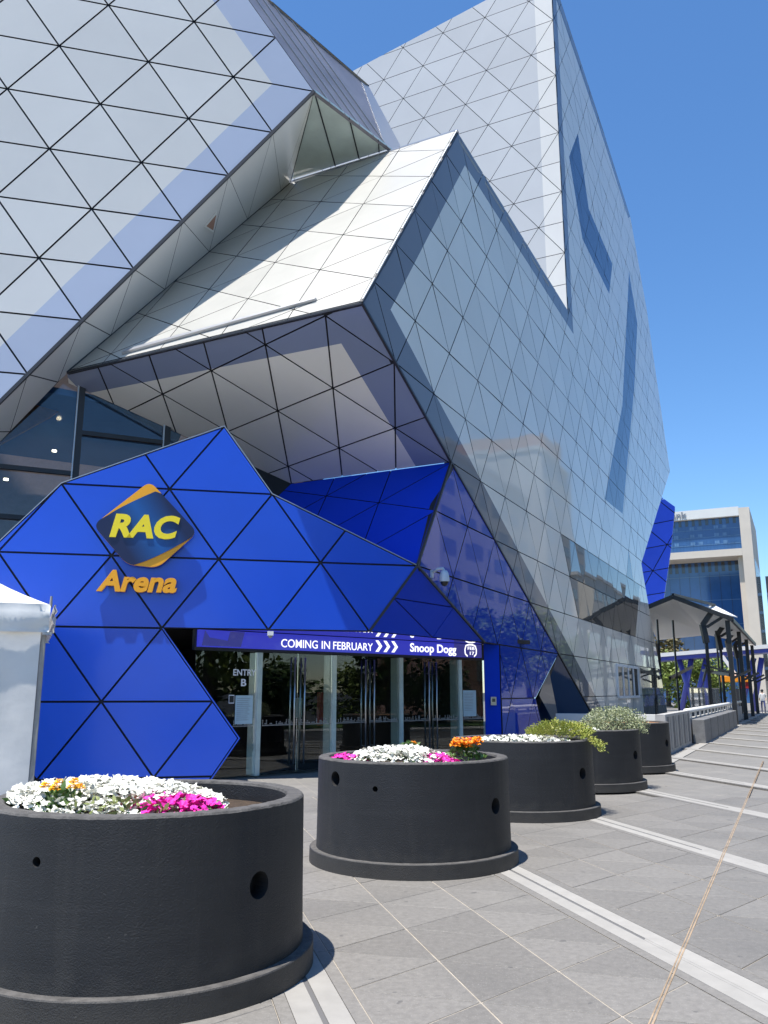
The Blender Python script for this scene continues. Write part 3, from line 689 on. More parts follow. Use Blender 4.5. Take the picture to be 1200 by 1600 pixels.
# upper glass wall behind the entrance front
gd = (B3 - B4); gd.z = 0; gd.normalize(); gnv = gd.cross(Z)
def GL(t, z): v = B4 + gd * t; return V((v.x, v.y, z))
gw = MB().slab([GL(-4, 3), GL(7.5, 3), GL(7.5, 7.0), GL(0, 9.3), GL(-4, 9.3)], -gnv * 0.02)
gw = fixn(gw.build('upper_glazing', 'glassdk', arena))
for t0, z0, z1 in ((0.32, 3, 8.6), (2.3, 6.0, 7.9)):
    MB().bar(GL(t0, z0) + gnv * 0.05, GL(t0, z1) + gnv * 0.05, 0.13, 0.10, up=gnv).build('mullion', 'charcoal', gw)
    MB().bar(GL(t0 - 0.09, z0) + gnv * 0.07, GL(t0 - 0.09, z1) + gnv * 0.07, 0.03, 0.05, up=gnv).build('mullion_cap', 'camw', gw)
for t0, t1, z0 in ((-4, 0.3, 6.4), (0.35, 2.3, 7.38), (-4, 0.3, 5.3), (0.35, 6, 6.0)):
    MB().bar(GL(t0, z0) + gnv * 0.05, GL(t1, z0) + gnv * 0.05, 0.10, 0.09, up=gnv).build('transom', 'charcoal', gw)
mb = MB(); mb.slab([GL(-5, 3) - gnv * 3.2, GL(7.5, 3) - gnv * 3.2, GL(7.5, 13) - gnv * 3.2, GL(-5, 13) - gnv * 3.2], -gnv * 0.1)
mb.slab([GL(-5, 3) - gnv * 0.1, GL(7.5, 3) - gnv * 0.1, GL(7.5, 3) - gnv * 3.2, GL(-5, 3) - gnv * 3.2], -Z * 0.1)
fixn(mb.build('foyer_wall', 'tanwall', arena))
fc_ = fixn(MB().slab([GL(-5, 8.6) - gnv * 0.15, GL(2.8, 8.1) - gnv * 0.15, GL(2.8, 7.4) - gnv * 3.1, GL(-5, 7.6) - gnv * 3.1], Z * 0.15).build('foyer_ceiling', 'ofgl', arena))
MB().bar(GL(-2.6, 6.3) - gnv * 0.5, GL(-0.25, 8.3) - gnv * 0.9, 0.30, 0.5).build('timber_beam', 'wood', arena)
for t0, z0, dd in ((-0.1, 7.28, 1.5), (-1.1, 6.32, 0.9)):
    MB().lathe([(0.001, 0), (0.055, 0), (0.055, 0.04)], GL(t0, z0) - gnv * dd, 14).build('downlight', 'lamp', arena)
fixn(MB().slab([GL(4.0, 3) + gnv * 0.04, GL(5.6, 3) + gnv * 0.04, GL(5.6, 6.7) + gnv * 0.04, GL(4.0, 7.2) + gnv * 0.04], gnv * 0.02).build('dark_infill', 'joint', arena))
# blue fin wall at the far end
mb = MB().slab([L(46, -0.22, 14.4), L(46, -0.67, 11.6), L(46, -1.62, 7.0), L(46, -8, 7.0), L(46, -8, 16.2), L(46, -2.05, 16.1)], hC * 0.3)
wd = fixn(mb.build('far_blue_wall', 'joint', arena))
panels(wd, 'blue_panel', L(46, 0, 0) - hC * 0.06, nC, Z, ccw([(-0.15, 14.5), (-2.0, 16.2), (-8, 16.2), (-8, 7.0), (-1.55, 7.0), (-0.6, 11.6)]), ((-2, 10), (2.6, 0.3), (1.1, 1.8)), ['blueg'], gap=0.03)
fixn(MB().slab([L(32.2, -0.3, 0), L(34, -0.3, 0), L(34, -0.3, 4.2), L(31.2, -0.3, 4.2)], -nC * 8).build('end_wall', 'joint', arena))
# ------------------------------------------------------------------ entrance: soffit, glass doors, interior
D0 = V((-1.74, 17.48, 0)); hM = ang(42); nM = hM.cross(Z)
def DM(t, z, o=0.0): v = D0 + hM * t + nM * o; return V((v.x, v.y, z))
zc = A_(0, -1).z
sof = fixn(MB().slab([A_(-2.5, -1) - nA * 0.10, V1 - nA * 0.10, Xc - nC * 0.1, C_(2.6, -1) - nC * 0.1, DM(5.85, zc, -0.4), DM(-2.35, zc, -0.4)], Z * 0.1).build('entrance_soffit', 'mirrorsof', arena))
for v in sof.data.vertices: pass
ent = fixn(MB().slab([DM(-2.45, 2.36), DM(5.75, 2.36), DM(5.75, zc - 0.003), DM(-2.45, zc - 0.003)], -nM * 0.1).build('door_head', 'black', arena))
seg = [(-2.42, -1.08, 0), (-0.92, 0.84, 1), (0.94, 2.79, 1), (2.89, 4.76, 1), (4.86, 5.70, 0)]
for t0, t1, dbl in seg:
    leaves = [(t0, (t0 + t1) / 2 - 0.006), ((t0 + t1) / 2 + 0.006, t1)] if dbl else [(t0, t1)]
    for j, (x0, x1) in enumerate(leaves):
        g = MB().slab([DM(x0, 0.02), DM(x1, 0.02), DM(x1, 2.355), DM(x0, 2.355)], -nM * 0.012)
        g = fixn(g.build('glass_door' if dbl else 'glass_pane', 'glass', arena))
        pat = MB()
        x = x0 + 0.03
        while x < x1 - 0.03:
            hh = random.choice([1, 1, 2, 2, 3, 4])
            for q in range(hh): pat.poly([DM(x, 0.93 + q * 0.032, 0.004), DM(x + 0.022, 0.93 + q * 0.032, 0.004), DM(x + 0.022, 0.952 + q * 0.032, 0.004), DM(x, 0.952 + q * 0.032, 0.004)])
            x += 0.03
        pat.build('frosted_pattern', 'kerb', g, kind='stuff')
        if dbl:
            xe = x1 - 0.12 if j == 0 else x0 + 0.12
            for oo in (0.07, -0.08):
                hd = MB().tube([DM(xe, 0.18, oo), DM(xe, 2.28, oo)], 0.017, 8)
                for zz in (0.45, 2.0): hd.tube([DM(xe, zz, 0), DM(xe, zz, oo)], 0.009, 6)
                hd.build('door_handle', 'steel', g, smooth=True)
for t0 in (-1.0, 0.89, 2.84, 4.81):
    fixn(MB().slab([DM(t0 - 0.05, 0.0, 0.05), DM(t0 + 0.05, 0, 0.05), DM(t0 + 0.05, 2.35, 0.05), DM(t0 - 0.05, 2.35, 0.05)], -nM * 0.32).build('glass_fin', 'fin', arena))
fixn(MB().slab([DM(5.74, 0, 0.0), C_(2.58, GB) - nC * 0.02, C_(2.58, -1) - nC * 0.02, DM(5.74, zc, 0.0)], V((0, 0.08, 0))).build('blue_jamb', 'bluedk', arena))
inb = MB()
fixn(inb.slab([DM(-2.9, 0.0, -0.4), DM(7, 0.0, -0.4), DM(7, 0.0, -9), DM(-6, 0.0, -9)], -Z * 0.05).build('foyer_floor', 'dkfloor', arena))
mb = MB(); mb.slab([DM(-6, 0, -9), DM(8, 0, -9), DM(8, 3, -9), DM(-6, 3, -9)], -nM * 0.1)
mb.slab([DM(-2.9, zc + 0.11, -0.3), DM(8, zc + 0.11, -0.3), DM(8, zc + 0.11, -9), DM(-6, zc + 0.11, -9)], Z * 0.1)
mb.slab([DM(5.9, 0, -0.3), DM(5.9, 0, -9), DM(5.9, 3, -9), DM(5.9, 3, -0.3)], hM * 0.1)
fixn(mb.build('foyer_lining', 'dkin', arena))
# ------------------------------------------------------------------ things on the front
led = empty('led_sign', DM(1.6, 2.4, 0.05), 'long blue electronic sign above the glass doors showing white lettering', 'sign')
fixn(MB().slab([DM(-2.42, 2.42, 0.09), DM(5.55, 2.42, 0.09), DM(5.55, zc - 0.012, 0.09), DM(-2.42, zc - 0.012, 0.09)], -nM * 0.08).build('screen', ['ledblue'], led))
fixn(MB().slab([DM(4.55, 2.425, 0.094), DM(5.54, 2.425, 0.094), DM(5.54, zc - 0.016, 0.094), DM(4.55, zc - 0.016, 0.094)], -nM * 0.003).build('screen_dark_end', ['leddark'], led))
for wd_, x_, w_ in (('COMING', -0.56, 0.93), ('IN', 0.47, 0.22), ('FEBRUARY', 0.78, 1.12)):
    text(wd_, 'word', DM(x_, 2.475, 0.096), hM, Z, nM, 0.235, 0.004, 'ledw', led, bold=0.003, width=w_)
for i in range(3):
    x = 2.0 + i * 0.24
    MB().slab([DM(x, 2.46, 0.096), DM(x + 0.09, 2.46, 0.096), DM(x + 0.20, 2.585, 0.096), DM(x + 0.09, 2.71, 0.096), DM(x, 2.71, 0.096), DM(x + 0.11, 2.585, 0.096)], nM * 0.004).build('chevron', 'ledw', led)
for wd_, x_, w_ in (('Snoop', 3.06, 0.78), ('Dogg', 3.94, 0.66)):
    text(wd_, 'word', DM(x_, 2.50, 0.096), hM, Z, nM, 0.27, 0.004, 'ledw', led, bold=0.02, width=w_)
mb = MB(); rr = [(5.02, 2.44), (4.94, 2.5), (4.93, 2.6), (4.97, 2.7), (5.08, 2.725), (5.2, 2.725), (5.31, 2.7), (5.35, 2.6), (5.34, 2.5), (5.26, 2.44)]
for p_, q_ in zip(rr, rr[1:]): mb.bar(DM(p_[0], p_[1], 0.098), DM(q_[0], q_[1], 0.098), 0.035, 0.004, up=nM)
mb.build('badge_outline', 'ledw', led)
text('FEB', 'lettering', DM(5.02, 2.60, 0.098), hM, Z, nM, 0.11, 0.004, 'ledw', led, bold=0.012, width=0.25)
text('17', 'lettering', DM(5.07, 2.48, 0.098), hM, Z, nM, 0.11, 0.004, 'ledw', led, bold=0.012, width=0.16)
pic = MB().slab([DM(-2.36, 2.44, 0.094), DM(-1.5, 2.44, 0.094), DM(-1.42, 2.73, 0.094), DM(-1.75, 2.73, 0.094), DM(-1.8, 2.55, 0.094), DM(-2.2, 2.6, 0.094), DM(-2.3, 2.73, 0.094)], nM * 0.003)
pic.build('screen_picture', 'leddark', led)
# entry vinyl
ev = empty('entry_lettering', DM(-1.35, 1.8, 0.01), 'white vinyl ENTRY B on the glass beside the doors', 'lettering')
text('ENTRY', 'word', DM(-1.60, 1.90, 0.004), hM, Z, nM, 0.17, 0.003, 'sgw', ev, bold=0.015, width=0.52)
text('B', 'letter', DM(-1.42, 1.70, 0.004), hM, Z, nM, 0.19, 0.003, 'sgw', ev, bold=0.02, width=0.12)
def notice(name, t0, t1, z0, z1, m, label, cat):
    o = fixn(MB().slab([DM(t0, z0, 0.004), DM(t1, z0, 0.004), DM(t1, z1, 0.004), DM(t0, z1, 0.004)], nM * 0.003).build(name, m)); return tag(o, label, cat)
nt1 = notice('notice_poster', -1.52, -1.12, 0.98, 1.52, 'poster', 'pale blue notice sheet on the glass below ENTRY B', 'poster')
nt2 = notice('notice_poster', 4.93, 5.40, 1.0, 1.62, 'poster', 'pale blue notice sheet on the glass next to the blue jamb', 'poster')
for nt_, a0, a1, zt in ((nt1, -1.49, -1.15, 1.46), (nt2, 4.97, 5.35, 1.55)):
    lm = MB()
    for i in range(12): lm.poly([DM(a0, zt - i * 0.037, 0.0085), DM(a1 - random.random() * 0.12, zt - i * 0.037, 0.0085), DM(a1 - random.random() * 0.12, zt - i * 0.037 + 0.008, 0.0085), DM(a0, zt - i * 0.037 + 0.008, 0.0085)])
    lm.build('print_lines', 'letter', nt_, kind='stuff')
st = notice('window_sticker', -1.67, -1.55, 1.37, 1.53, 'sgw', 'small white framed sticker on the glass left of the notice', 'sticker')
MB().slab([DM(-1.66, 1.385, 0.008), DM(-1.56, 1.385, 0.008), DM(-1.56, 1.515, 0.008), DM(-1.66, 1.515, 0.008)], nM * 0.002).build('sticker_print', 'black', st)
# inside the foyer: red panel added for a reflected red sign, and a pole sign
rk = empty('red_reflection_panel', DM(1.9, 0, -1.6), 'added red upright panel inside the glass doors, standing in for a reflected red sign', 'reflection_panel')
MB().box(DM(1.9, 1.2, -1.6), (0.34, 0.12, 0.75), (hM, nM, Z)).build('panel', 'red', rk); MB().box(DM(1.9, 0.42, -1.6), (0.12, 0.10, 0.84), (hM, nM, Z)).build('stem', 'charcoal', rk)
sp_ = empty('floor_sign', DM(0.65, 0, -0.9), 'slim sign on a thin pole standing inside behind the doors', 'sign')
MB().box(DM(0.65, 1.25, -0.9), (0.17, 0.02, 0.42), (hM, nM, Z)).build('sign_plate', 'fin', sp_); MB().tube([DM(0.65, 0.0, -0.9), DM(0.65, 1.1, -0.9)], 0.014, 8).build('pole', 'steel', sp_)
# keypad, soffit camera, dome camera
kp = empty('intercom', C_(2.3, -1.9), 'small grey intercom box on the blue jamb beside the doors', 'intercom')
jm = (DM(5.74, 0) + C_(2.58, 0)) / 2; jm.z = 0; jd = (C_(2.58, 0) - DM(5.74, 0)); jd.z = 0; jd.normalize(); jn = jd.cross(Z)
MB().box(jm + jn * 0.05 + Z * 1.36, (0.14, 0.06, 0.20), (jd, jn, Z)).build('housing', 'steel', kp)
MB().box(jm + jn * 0.085 + Z * 1.38, (0.08, 0.012, 0.08), (jd, jn, Z)).build('screen', 'win', kp)
sc1 = empty('soffit_camera', A_(-1.48, -1) - nA * 0.15, 'small white camera hanging under the blue front above the doors', 'camera')
c0 = A_(-1.48, -1) + nA * 0.02 - Z * 0.02
MB().box(c0 - Z * 0.05, (0.11, 0.10, 0.08), (hA, nA, Z)).build('housing', 'canw', sc1); MB().lathe([(0.001, -0.05), (0.035, -0.035), (0.045, 0)], c0 - Z * 0.09, 14).build('dome', 'kerb', sc1, smooth=True)
ct = C_(0.36, -0.06)
dc = empty('security_camera', ct, 'pale dome security camera on a bracket at the corner of the blue wall', 'camera')
cn = (nC + nA * 0.2).normalized()
MB().box(ct + nC * 0.02, (0.10, 0.04, 0.16), (hC, nC, Z)).build('wall_plate', 'camw', dc)
MB().tube([ct + nC * 0.03 + Z * 0.03, ct + nC * 0.16 + Z * 0.10, ct + nC * 0.27 + Z * 0.10, ct + nC * 0.30 + Z * 0.04], 0.03, 8).build('bracket', 'camw', dc, smooth=True)
cc = ct + nC * 0.30
MB().lathe([(0.001, 0.06), (0.06, 0.05), (0.085, 0.0), (0.10, -0.08), (0.105, -0.15), (0.10, -0.18)], cc, 20).build('housing', 'camw', dc, smooth=True)
MB().lathe([(0.08, -0.18), (0.075, -0.22), (0.05, -0.26), (0.001, -0.275)], cc, 20).build('dome', 'black', dc, smooth=True)
# logo sign
lc = A_(-2.695, 0.40) + nA * 0.16
lg = empty('logo_sign', lc, 'diamond shaped navy logo board with yellow corners reading RAC', 'sign')
def rnd(pts, r, seg=7):
    out = []; n = len(pts)
    for i in range(n):
        p0, p1, p2 = V(pts[i - 1]), V(pts[i]), V(pts[(i + 1) % n]); a_ = p1 + (p0 - p1).normalized() * r; b_ = p1 + (p2 - p1).normalized() * r
        for k in range(seg + 1):
            t = k / seg; out.append((a_ * (1 - t) ** 2 + p1 * (2 * t * (1 - t)) + b_ * t ** 2))
    return out
Pl = lambda p, o=0.0: lc + hA * p[0] + Z * p[1] + nA * o
dia = rnd([(-0.93, 0.05, 0), (-0.10, 0.80, 0), (0.91, -0.06, 0), (0.12, -0.80, 0)], 0.30)
dia = rnd([(-0.95, 0.0, 0), (0.02, 0.90, 0), (0.95, -0.06, 0), (0.26, -0.76, 0), (-0.30, -0.72, 0)], 0.16)
def inner(p): return p
full = MB(); full.slab([Pl(p, 0.0) for p in dia], -nA * 0.06)
fixn(full.build('sign_back', 'ol', lg))
# navy face: the same outline cut by two curves that leave yellow slivers
def cutc(pts):
    res = []
    for p in pts:
        x, y = p[0], p[1]
        # upper-left sliver
        t = (x + 0.95) / 1.15
        if y > 0.12 and x < 0.30:
            lim_ = 0.10 + 0.66 * max(0, min(1, (x + 0.80) / 1.05)) ** 0.80
            if x <= 0.28: y = min(y, lim_)
        if y < -0.12 and x > -0.36:
            lim_ = -0.76 + 0.62 * max(0, min(1, (x + 0.32) / 1.20)) ** 1.35
            y = max(y, lim_)
        res.append((x, y))
    return res
def dens(p, n=6): return [(V(p[i]) * (1 - k / n) + V(p[(i + 1) % len(p)]) * (k / n)) for i in range(len(p)) for k in range(n)]
nav = cutc(dens(dia))
bo = MB().slab([Pl(p, 0.006) for p in nav], nA * 0.012).build('board', 'board', lg, loc=lc); fixn(bo)
text('RAC', 'lettering', Pl((-0.66, -0.19), 0.02), hA, Z, nA, 0.58, 0.02, 'yl', lg, bold=0.045, shear=0.22, width=1.18)
al = empty('arena_lettering', lc - Z * 1.2, 'raised orange italic letters reading Arena below the logo board', 'lettering')
xx = A_(-3.09, -0.50) + nA * 0.04
text('Arena', 'letters', xx, hA, Z, nA, 0.53, 0.10, 'ol', al, bold=0.036, shear=0.22, width=1.42)

# ------------------------------------------------------------------ planters
def ring_mesh():
    mb = MB(); H = 0.97
    prof = [(0.955, 0.13), (0.950, 0.40), (0.945, 0.955), (0.938, 0.968), (0.93, H), (0.85, H), (0.842, 0.966), (0.835, 0.95), (0.835, 0.6)]
    seg = 96
    mb.lathe(prof, (0, 0, 0), seg)
    fm = []
    for i in range(len(prof) - 1): fm += [1 if i in (3, 4, 5) else 0] * seg
    mb.m = fm; return mb
def blossoms(spots, size, m_, parent, name='blossoms', facing=0.6):
    mb = MB()
    for c in spots:
        nrm = (Z + V((random.uniform(-1, 1), random.uniform(-1.2, 0.6), 0)) * facing).normalized()
        x = nrm.orthogonal().normalized(); y = nrm.cross(x); r = size * random.uniform(0.7, 1.2); ph = random.random() * 6
        pts = [V(c) - nrm * r * 0.35]
        for k in range(10):
            a_ = ph + 2 * pi * k / 10; q = r * (1.0 if k % 2 else 0.78)
            pts.append(V(c) + (x * cos(a_) + y * sin(a_)) * q + nrm * random.uniform(-0.25, 0.25) * r)
        mb.add(pts, [(0, k + 1, (k + 1) % 10 + 1) for k in range(10)])
    return mb.build(name, m_, parent, kind='stuff')
def leaves(spots, size, m_, parent, name='foliage', ln=2.4, up=0.6):
    mb = MB()
    for c in spots:
        d = (V((random.uniform(-1, 1), random.uniform(-1, 1), random.uniform(-0.2, 1) * up + 0.2))).normalized(); x = d.orthogonal().normalized()
        x = (Matrix.Rotation(random.random() * 6.28, 3, d) @ x); r = size * random.uniform(0.6, 1.3)
        c = V(c); mb.add([c, c + d * r * ln * 0.5 + x * r * 0.5, c + d * r * ln, c + d * r * ln * 0.5 - x * r * 0.5], [(0, 1, 2, 3)])
    return mb.build(name, m_, parent, kind='stuff')
def mound(cx, cy, rx, ry, z0, hh, n, jit=0.02):
    out = []
    while len(out) < n:
        a_ = random.random() * 2 * pi; q = math.sqrt(random.random()); x, y = q * cos(a_), q * sin(a_)
        out.append((cx + rx * x, cy + ry * y, z0 + hh * (1 - q * q) ** 0.7 + random.uniform(-jit, jit)))
    return out
def inside(spots, c, r=0.83): return [p for p in spots if (V((p[0], p[1], 0)) - c).length < r]
plabels = ['black concrete ring planter heaped with white and magenta petunias, nearest the white tent',
           'black concrete ring planter with orange marigolds at its edge', 'black concrete ring planter with yellow-green juniper spilling over',
           'black concrete ring planter holding the silvery bush', 'black concrete ring planter with bare rusty dry soil, next to the pale wall']
# drum with its drilled holes, made once and shared by every planter
rmb = ring_mesh(); proto = rmb.build('drum', ['drum', 'drumtop'], None, loc=(0, 0, 0), smooth=False)
# thicken shell lower so the holes show depth
def drill(o, holes):
    for az, z, r in holes:
        bm_ = MB(); c = V((cos(az), sin(az), 0))
        bm_.tube([c * 0.84 + Z * z, c * 1.1 + Z * z], r, 20); cu = fixn(bm_.build('cutter', 'hole'))
        md = o.modifiers.new('b', 'BOOLEAN'); md.operation = 'DIFFERENCE'; md.object = cu; md.solver = 'EXACT'
        bpy.context.view_layer.update(); dg = bpy.context.evaluated_depsgraph_get()
        me = bpy.data.meshes.new_from_object(o.evaluated_get(dg)); o.modifiers.clear(); o.data = me
        bpy.data.objects.remove(cu)
# closed solid ring for the boolean
solid = MB(); seg = 240
prof = [(0.955, 0.13), (0.950, 0.40), (0.945, 0.955), (0.938, 0.966), (0.93, 0.97), (0.85, 0.97), (0.842, 0.966), (0.835, 0.95), (0.835, 0.13), (0.955, 0.13)]
solid.lathe(prof, (0, 0, 0), seg)
bpy.data.objects.remove(proto)
proto = mk('drum', solid.v, solid.f, ['drum', 'drumtop', 'hole'], None, loc=(0, 0, 0))
bm = bmesh.new(); bm.from_mesh(proto.data); bmesh.ops.remove_doubles(bm, verts=bm.verts, dist=1e-5); bmesh.ops.recalc_face_normals(bm, faces=bm.faces)
for f in bm.faces:
    c = f.calc_center_median(); f.material_index = 1 if c.z > 0.958 else 0
    f.smooth = False
import mathutils.noise as mn
for v in bm.verts:
    if v.co.z > 0.95:
        k = mn.noise(v.co * 9) * 0.6 + mn.noise(v.co * 31); v.co.z += 0.0035 * k; v.co.xy *= 1 - 0.003 * max(0, mn.noise(v.co * 22))
bm.to_mesh(proto.data); bm.free()
drill(proto, [(radians(-38), 0.56, 0.072), (radians(-142), 0.80, 0.068), (radians(-113), 0.74, 0.026), (radians(60), 0.6, 0.06)])
drum_me = proto.data
base = MB().lathe([(0.90, 0.13), (1.014, 0.13), (1.02, 0.124), (1.022, 0.0), (0.9, 0.0)], (0, 0, 0), 240); base_o = base.build('base_ring', 'drum', None, loc=(0, 0, 0))
base_o.data.materials.append(M['drumtop'])
for p in base_o.data.polygons: p.material_index = 1 if p.center.z > 0.128 else 0
mod = None
bm = bmesh.new(); bm.from_mesh(base_o.data); bmesh.ops.recalc_face_normals(bm, faces=bm.faces); bm.to_mesh(base_o.data); bm.free()
base_me = base_o.data
bpy.data.objects.remove(proto); bpy.data.objects.remove(base_o)
def soil_mesh(zz):
    vv = [(0, 0, zz)] + [(0.846 * cos(2 * pi * k / 48), 0.846 * sin(2 * pi * k / 48), zz - 0.01) for k in range(48)]
    return vv, [(0, k + 1, (k + 1) % 48 + 1) for k in range(48)]
rots = [2, 0, -7, -4, -2]
for i, c in enumerate(rim_c):
    pl = empty('planter', c, plabels[i], 'planter', 'black ring planters along the plaza')
    pl.rotation_euler.z = radians(rots[i])
    for nm_, me in (('drum', drum_me), ('base_ring', base_me)):
        o = bpy.data.objects.new(nm_, me); COL.objects.link(o); o.parent = pl
    vv, ff = soil_mesh(0.955 if i == 4 else 0.86)
    so_ = mk('soil', vv, ff, 'drysoil' if i == 4 else 'soil', None, loc=(0, 0, 0)); so_.parent = pl
c0, c1, c2, c3, c4 = rim_c
def plant(name, loc, label, cat, group=None): return empty(name, loc, label, cat, group)
# planter 1
p = plant('petunia_plant', c0 + V((-0.35, -0.15, 0.87)), 'large heap of white petunias filling the planter by the tent', 'flowers')
sp = inside(mound(c0.x - 0.30, c0.y - 0.10, 0.78, 0.76, 0.89, 0.16, 2300, 0.03), c0)
leaves(inside(mound(c0.x - 0.28, c0.y - 0.15, 0.76, 0.78, 0.87, 0.12, 500), c0), 0.022, 'leaf', p)
leaves(inside(mound(c0.x - 0.05, c0.y - 0.6, 0.35, 0.2, 0.93, 0.07, 160), c0), 0.02, 'leafdry', p, 'seed_heads')
blossoms(sp, 0.027, 'pwhite', p)
p = plant('petunia_plant', c0 + V((0.35, -0.45, 0.87)), 'magenta petunias beside the big white heap', 'flowers')
blossoms(inside(mound(c0.x + 0.24, c0.y - 0.45, 0.30, 0.26, 0.92, 0.09, 170), c0), 0.034, 'pink', p)
leaves(inside(mound(c0.x + 0.24, c0.y - 0.45, 0.30, 0.28, 0.90, 0.06, 120), c0), 0.022, 'leaf', p)
def marigold(loc, n, spread, label, m_, rad=0.032, hh=0.1):
    p = plant('marigold_plant', loc, label, 'flowers')
    sp = mound(loc[0], loc[1], spread, spread, loc[2] + 0.02, hh, 320)
    leaves(sp, 0.026, 'leaf', p)
    for k in range(n):
        a_ = 2 * pi * k / n + 0.4; q = spread * (0.35 + 0.5 * random.random())
        c = V((loc[0] + q * cos(a_), loc[1] + q * sin(a_), loc[2] + hh + 0.05 + random.uniform(-0.02, 0.04)))
        mb = MB()
        for ring, (rr_, zz_) in enumerate(((1.0, 0.0), (0.8, 0.35), (0.5, 0.6))):
            for j in range(12):
                a0 = 2 * pi * (j + ring * 0.5) / 12; a1 = a0 + 0.42
                mb.add([c + V((0, 0, zz_ * rad)), c + V((cos(a0 - 0.2) * rad * rr_, sin(a0 - 0.2) * rad * rr_, zz_ * rad + random.uniform(-.2, .3) * rad)), c + V((cos(a1) * rad * rr_ * 1.05, sin(a1) * rad * rr_ * 1.05, zz_ * rad + random.uniform(-.2, .3) * rad))], [(0, 1, 2)])
        mb.build('flower_head', m_, p)
    return p
marigold((c0.x - 0.36, c0.y - 0.52, 0.90), 6, 0.14, 'yellow marigolds poking out of the white petunia heap', 'yellow', 0.034, 0.10)
# planter 2
p = plant('petunia_plant', c1 + V((-0.05, -0.2, 0.87)), 'white petunias in the middle of the marigold planter', 'flowers')
blossoms(inside(mound(c1.x - 0.16, c1.y - 0.25, 0.50, 0.5, 0.93, 0.125, 700, 0.03), c1), 0.03, 'pwhite', p)
leaves(inside(mound(c1.x - 0.12, c1.y - 0.25, 0.5, 0.5, 0.90, 0.10, 300), c1), 0.022, 'leaf', p)
p = plant('petunia_plant', c1 + V((-0.6, -0.3, 0.87)), 'small magenta petunia patch left of the white ones, marigold planter', 'flowers')
blossoms(inside(mound(c1.x - 0.66, c1.y - 0.25, 0.2, 0.2, 0.93, 0.06, 90), c1), 0.03, 'pink', p)
p = plant('petunia_plant', c1 + V((0.25, -0.3, 0.87)), 'magenta petunias between white ones and the marigolds', 'flowers')
blossoms(inside(mound(c1.x + 0.24, c1.y - 0.4, 0.22, 0.3, 0.93, 0.06, 130), c1), 0.03, 'pink', p)
leaves(inside(mound(c1.x + 0.2, c1.y - 0.4, 0.26, 0.3, 0.90, 0.05, 120), c1), 0.02, 'leafdry', p)
marigold((c1.x + 0.50, c1.y - 0.36, 0.91), 10, 0.18, 'bright orange marigold clump at the planter rim', 'orange', 0.056, 0.14)
marigold((c1.x - 0.02, c1.y + 0.1, 1.0), 1, 0.06, 'single orange marigold behind the white petunias', 'orange', 0.042, 0.03)
# planter 3
p = plant('petunia_plant', c2 + V((-0.1, -0.2, 0.87)), 'white petunias beside the spilling juniper', 'flowers')
blossoms(inside(mound(c2.x - 0.05, c2.y - 0.2, 0.66, 0.5, 0.92, 0.08, 420), c2), 0.034, 'pwhite', p)
leaves(inside(mound(c2.x - 0.05, c2.y - 0.2, 0.68, 0.5, 0.90, 0.06, 250), c2), 0.022, 'leaf', p)
p = plant('petunia_plant', c2 + V((-0.7, -0.2, 0.87)), 'few magenta blossoms at the edge of the juniper planter', 'flowers')
blossoms(inside(mound(c2.x - 0.72, c2.y - 0.15, 0.12, 0.15, 0.93, 0.04, 40), c2), 0.03, 'pink', p)
jp = plant('juniper_plant', c2 + V((0.6, 0, 0.87)), 'feathery yellow-green juniper hanging over the planter rim', 'shrub')
mb = MB()
for k in range(620):
    a_ = random.random() * 2 * pi; q = math.sqrt(random.random())
    x, y = c2.x + 0.56 + 0.46 * q * cos(a_), c2.y - 0.12 + 0.46 * q * sin(a_)
    rel = V((x, y, 0)) - c2; r_ = rel.length; z = 0.98 + 0.16 * (1 - q * q)
    if r_ > 0.9:
        if rel.x < 0.5: continue
        z = 0.98 - (r_ - 0.9) * random.uniform(0.4, 1.6)
    d = V((cos(a_) * 0.8 + 0.35, sin(a_) * 0.5 - 0.1, 0.5 - max(0, r_ - 0.75) * 2.4)).normalized()
    b_ = V((x, y, z)); ln = random.uniform(0.07, 0.14); xx_ = d.orthogonal().normalized()
    for t in range(6):
        o_ = b_ + d * (ln * t / 6); sd = (Matrix.Rotation(t * 1.9 + k, 3, d) @ xx_)
        tip = o_ + d * 0.03 + sd * 0.022; mb.add([o_ - sd * 0.002, o_ + d * 0.012 + sd * 0.014, tip, o_ + d * 0.02 + sd * 0.004], [(0, 1, 2, 3)])
mb.build('foliage', 'conifer', jp, kind='stuff')
# planter 4
p = plant('silver_bush', c3 + V((0.45, -0.1, 0.87)), 'rounded silvery green bush with tiny pale leaves', 'bush')
sp = []
for k in range(9000):
    d = V((random.gauss(0, 1), random.gauss(0, 1), random.gauss(0, 1))).normalized()
    if d.z < -0.35: continue
    q = random.uniform(0.55, 1.0) * (1 + 0.10 * sin(7 * d.x + 3 * d.y) * cos(5 * d.z))
    sp.append(c3 + V((0.52 + 0.60 * d.x * q, -0.05 + 0.50 * d.y * q, 1.0 + 0.35 * d.z * q)))
leaves(sp, 0.018, 'silver', p, ln=2.2, up=1.0)
br = MB()
for k in range(16):
    a_ = 2 * pi * k / 16; br.tube([c3 + V((0.45, -0.05, 0.86)), c3 + V((0.48 + 0.36 * cos(a_), -0.05 + 0.3 * sin(a_), 1.10))], [0.012, 0.004], 5)
br.build('stems', 'bark', p)
p = plant('petunia_plant', c3 + V((-0.3, -0.2, 0.87)), 'white petunias tucked beside the silvery bush', 'flowers')
blossoms(inside(mound(c3.x - 0.12, c3.y - 0.3, 0.42, 0.4, 0.92, 0.05, 150), c3), 0.034, 'pwhite', p)
leaves(inside(mound(c3.x - 0.12, c3.y - 0.3, 0.42, 0.4, 0.90, 0.05, 150), c3), 0.022, 'leaf', p)

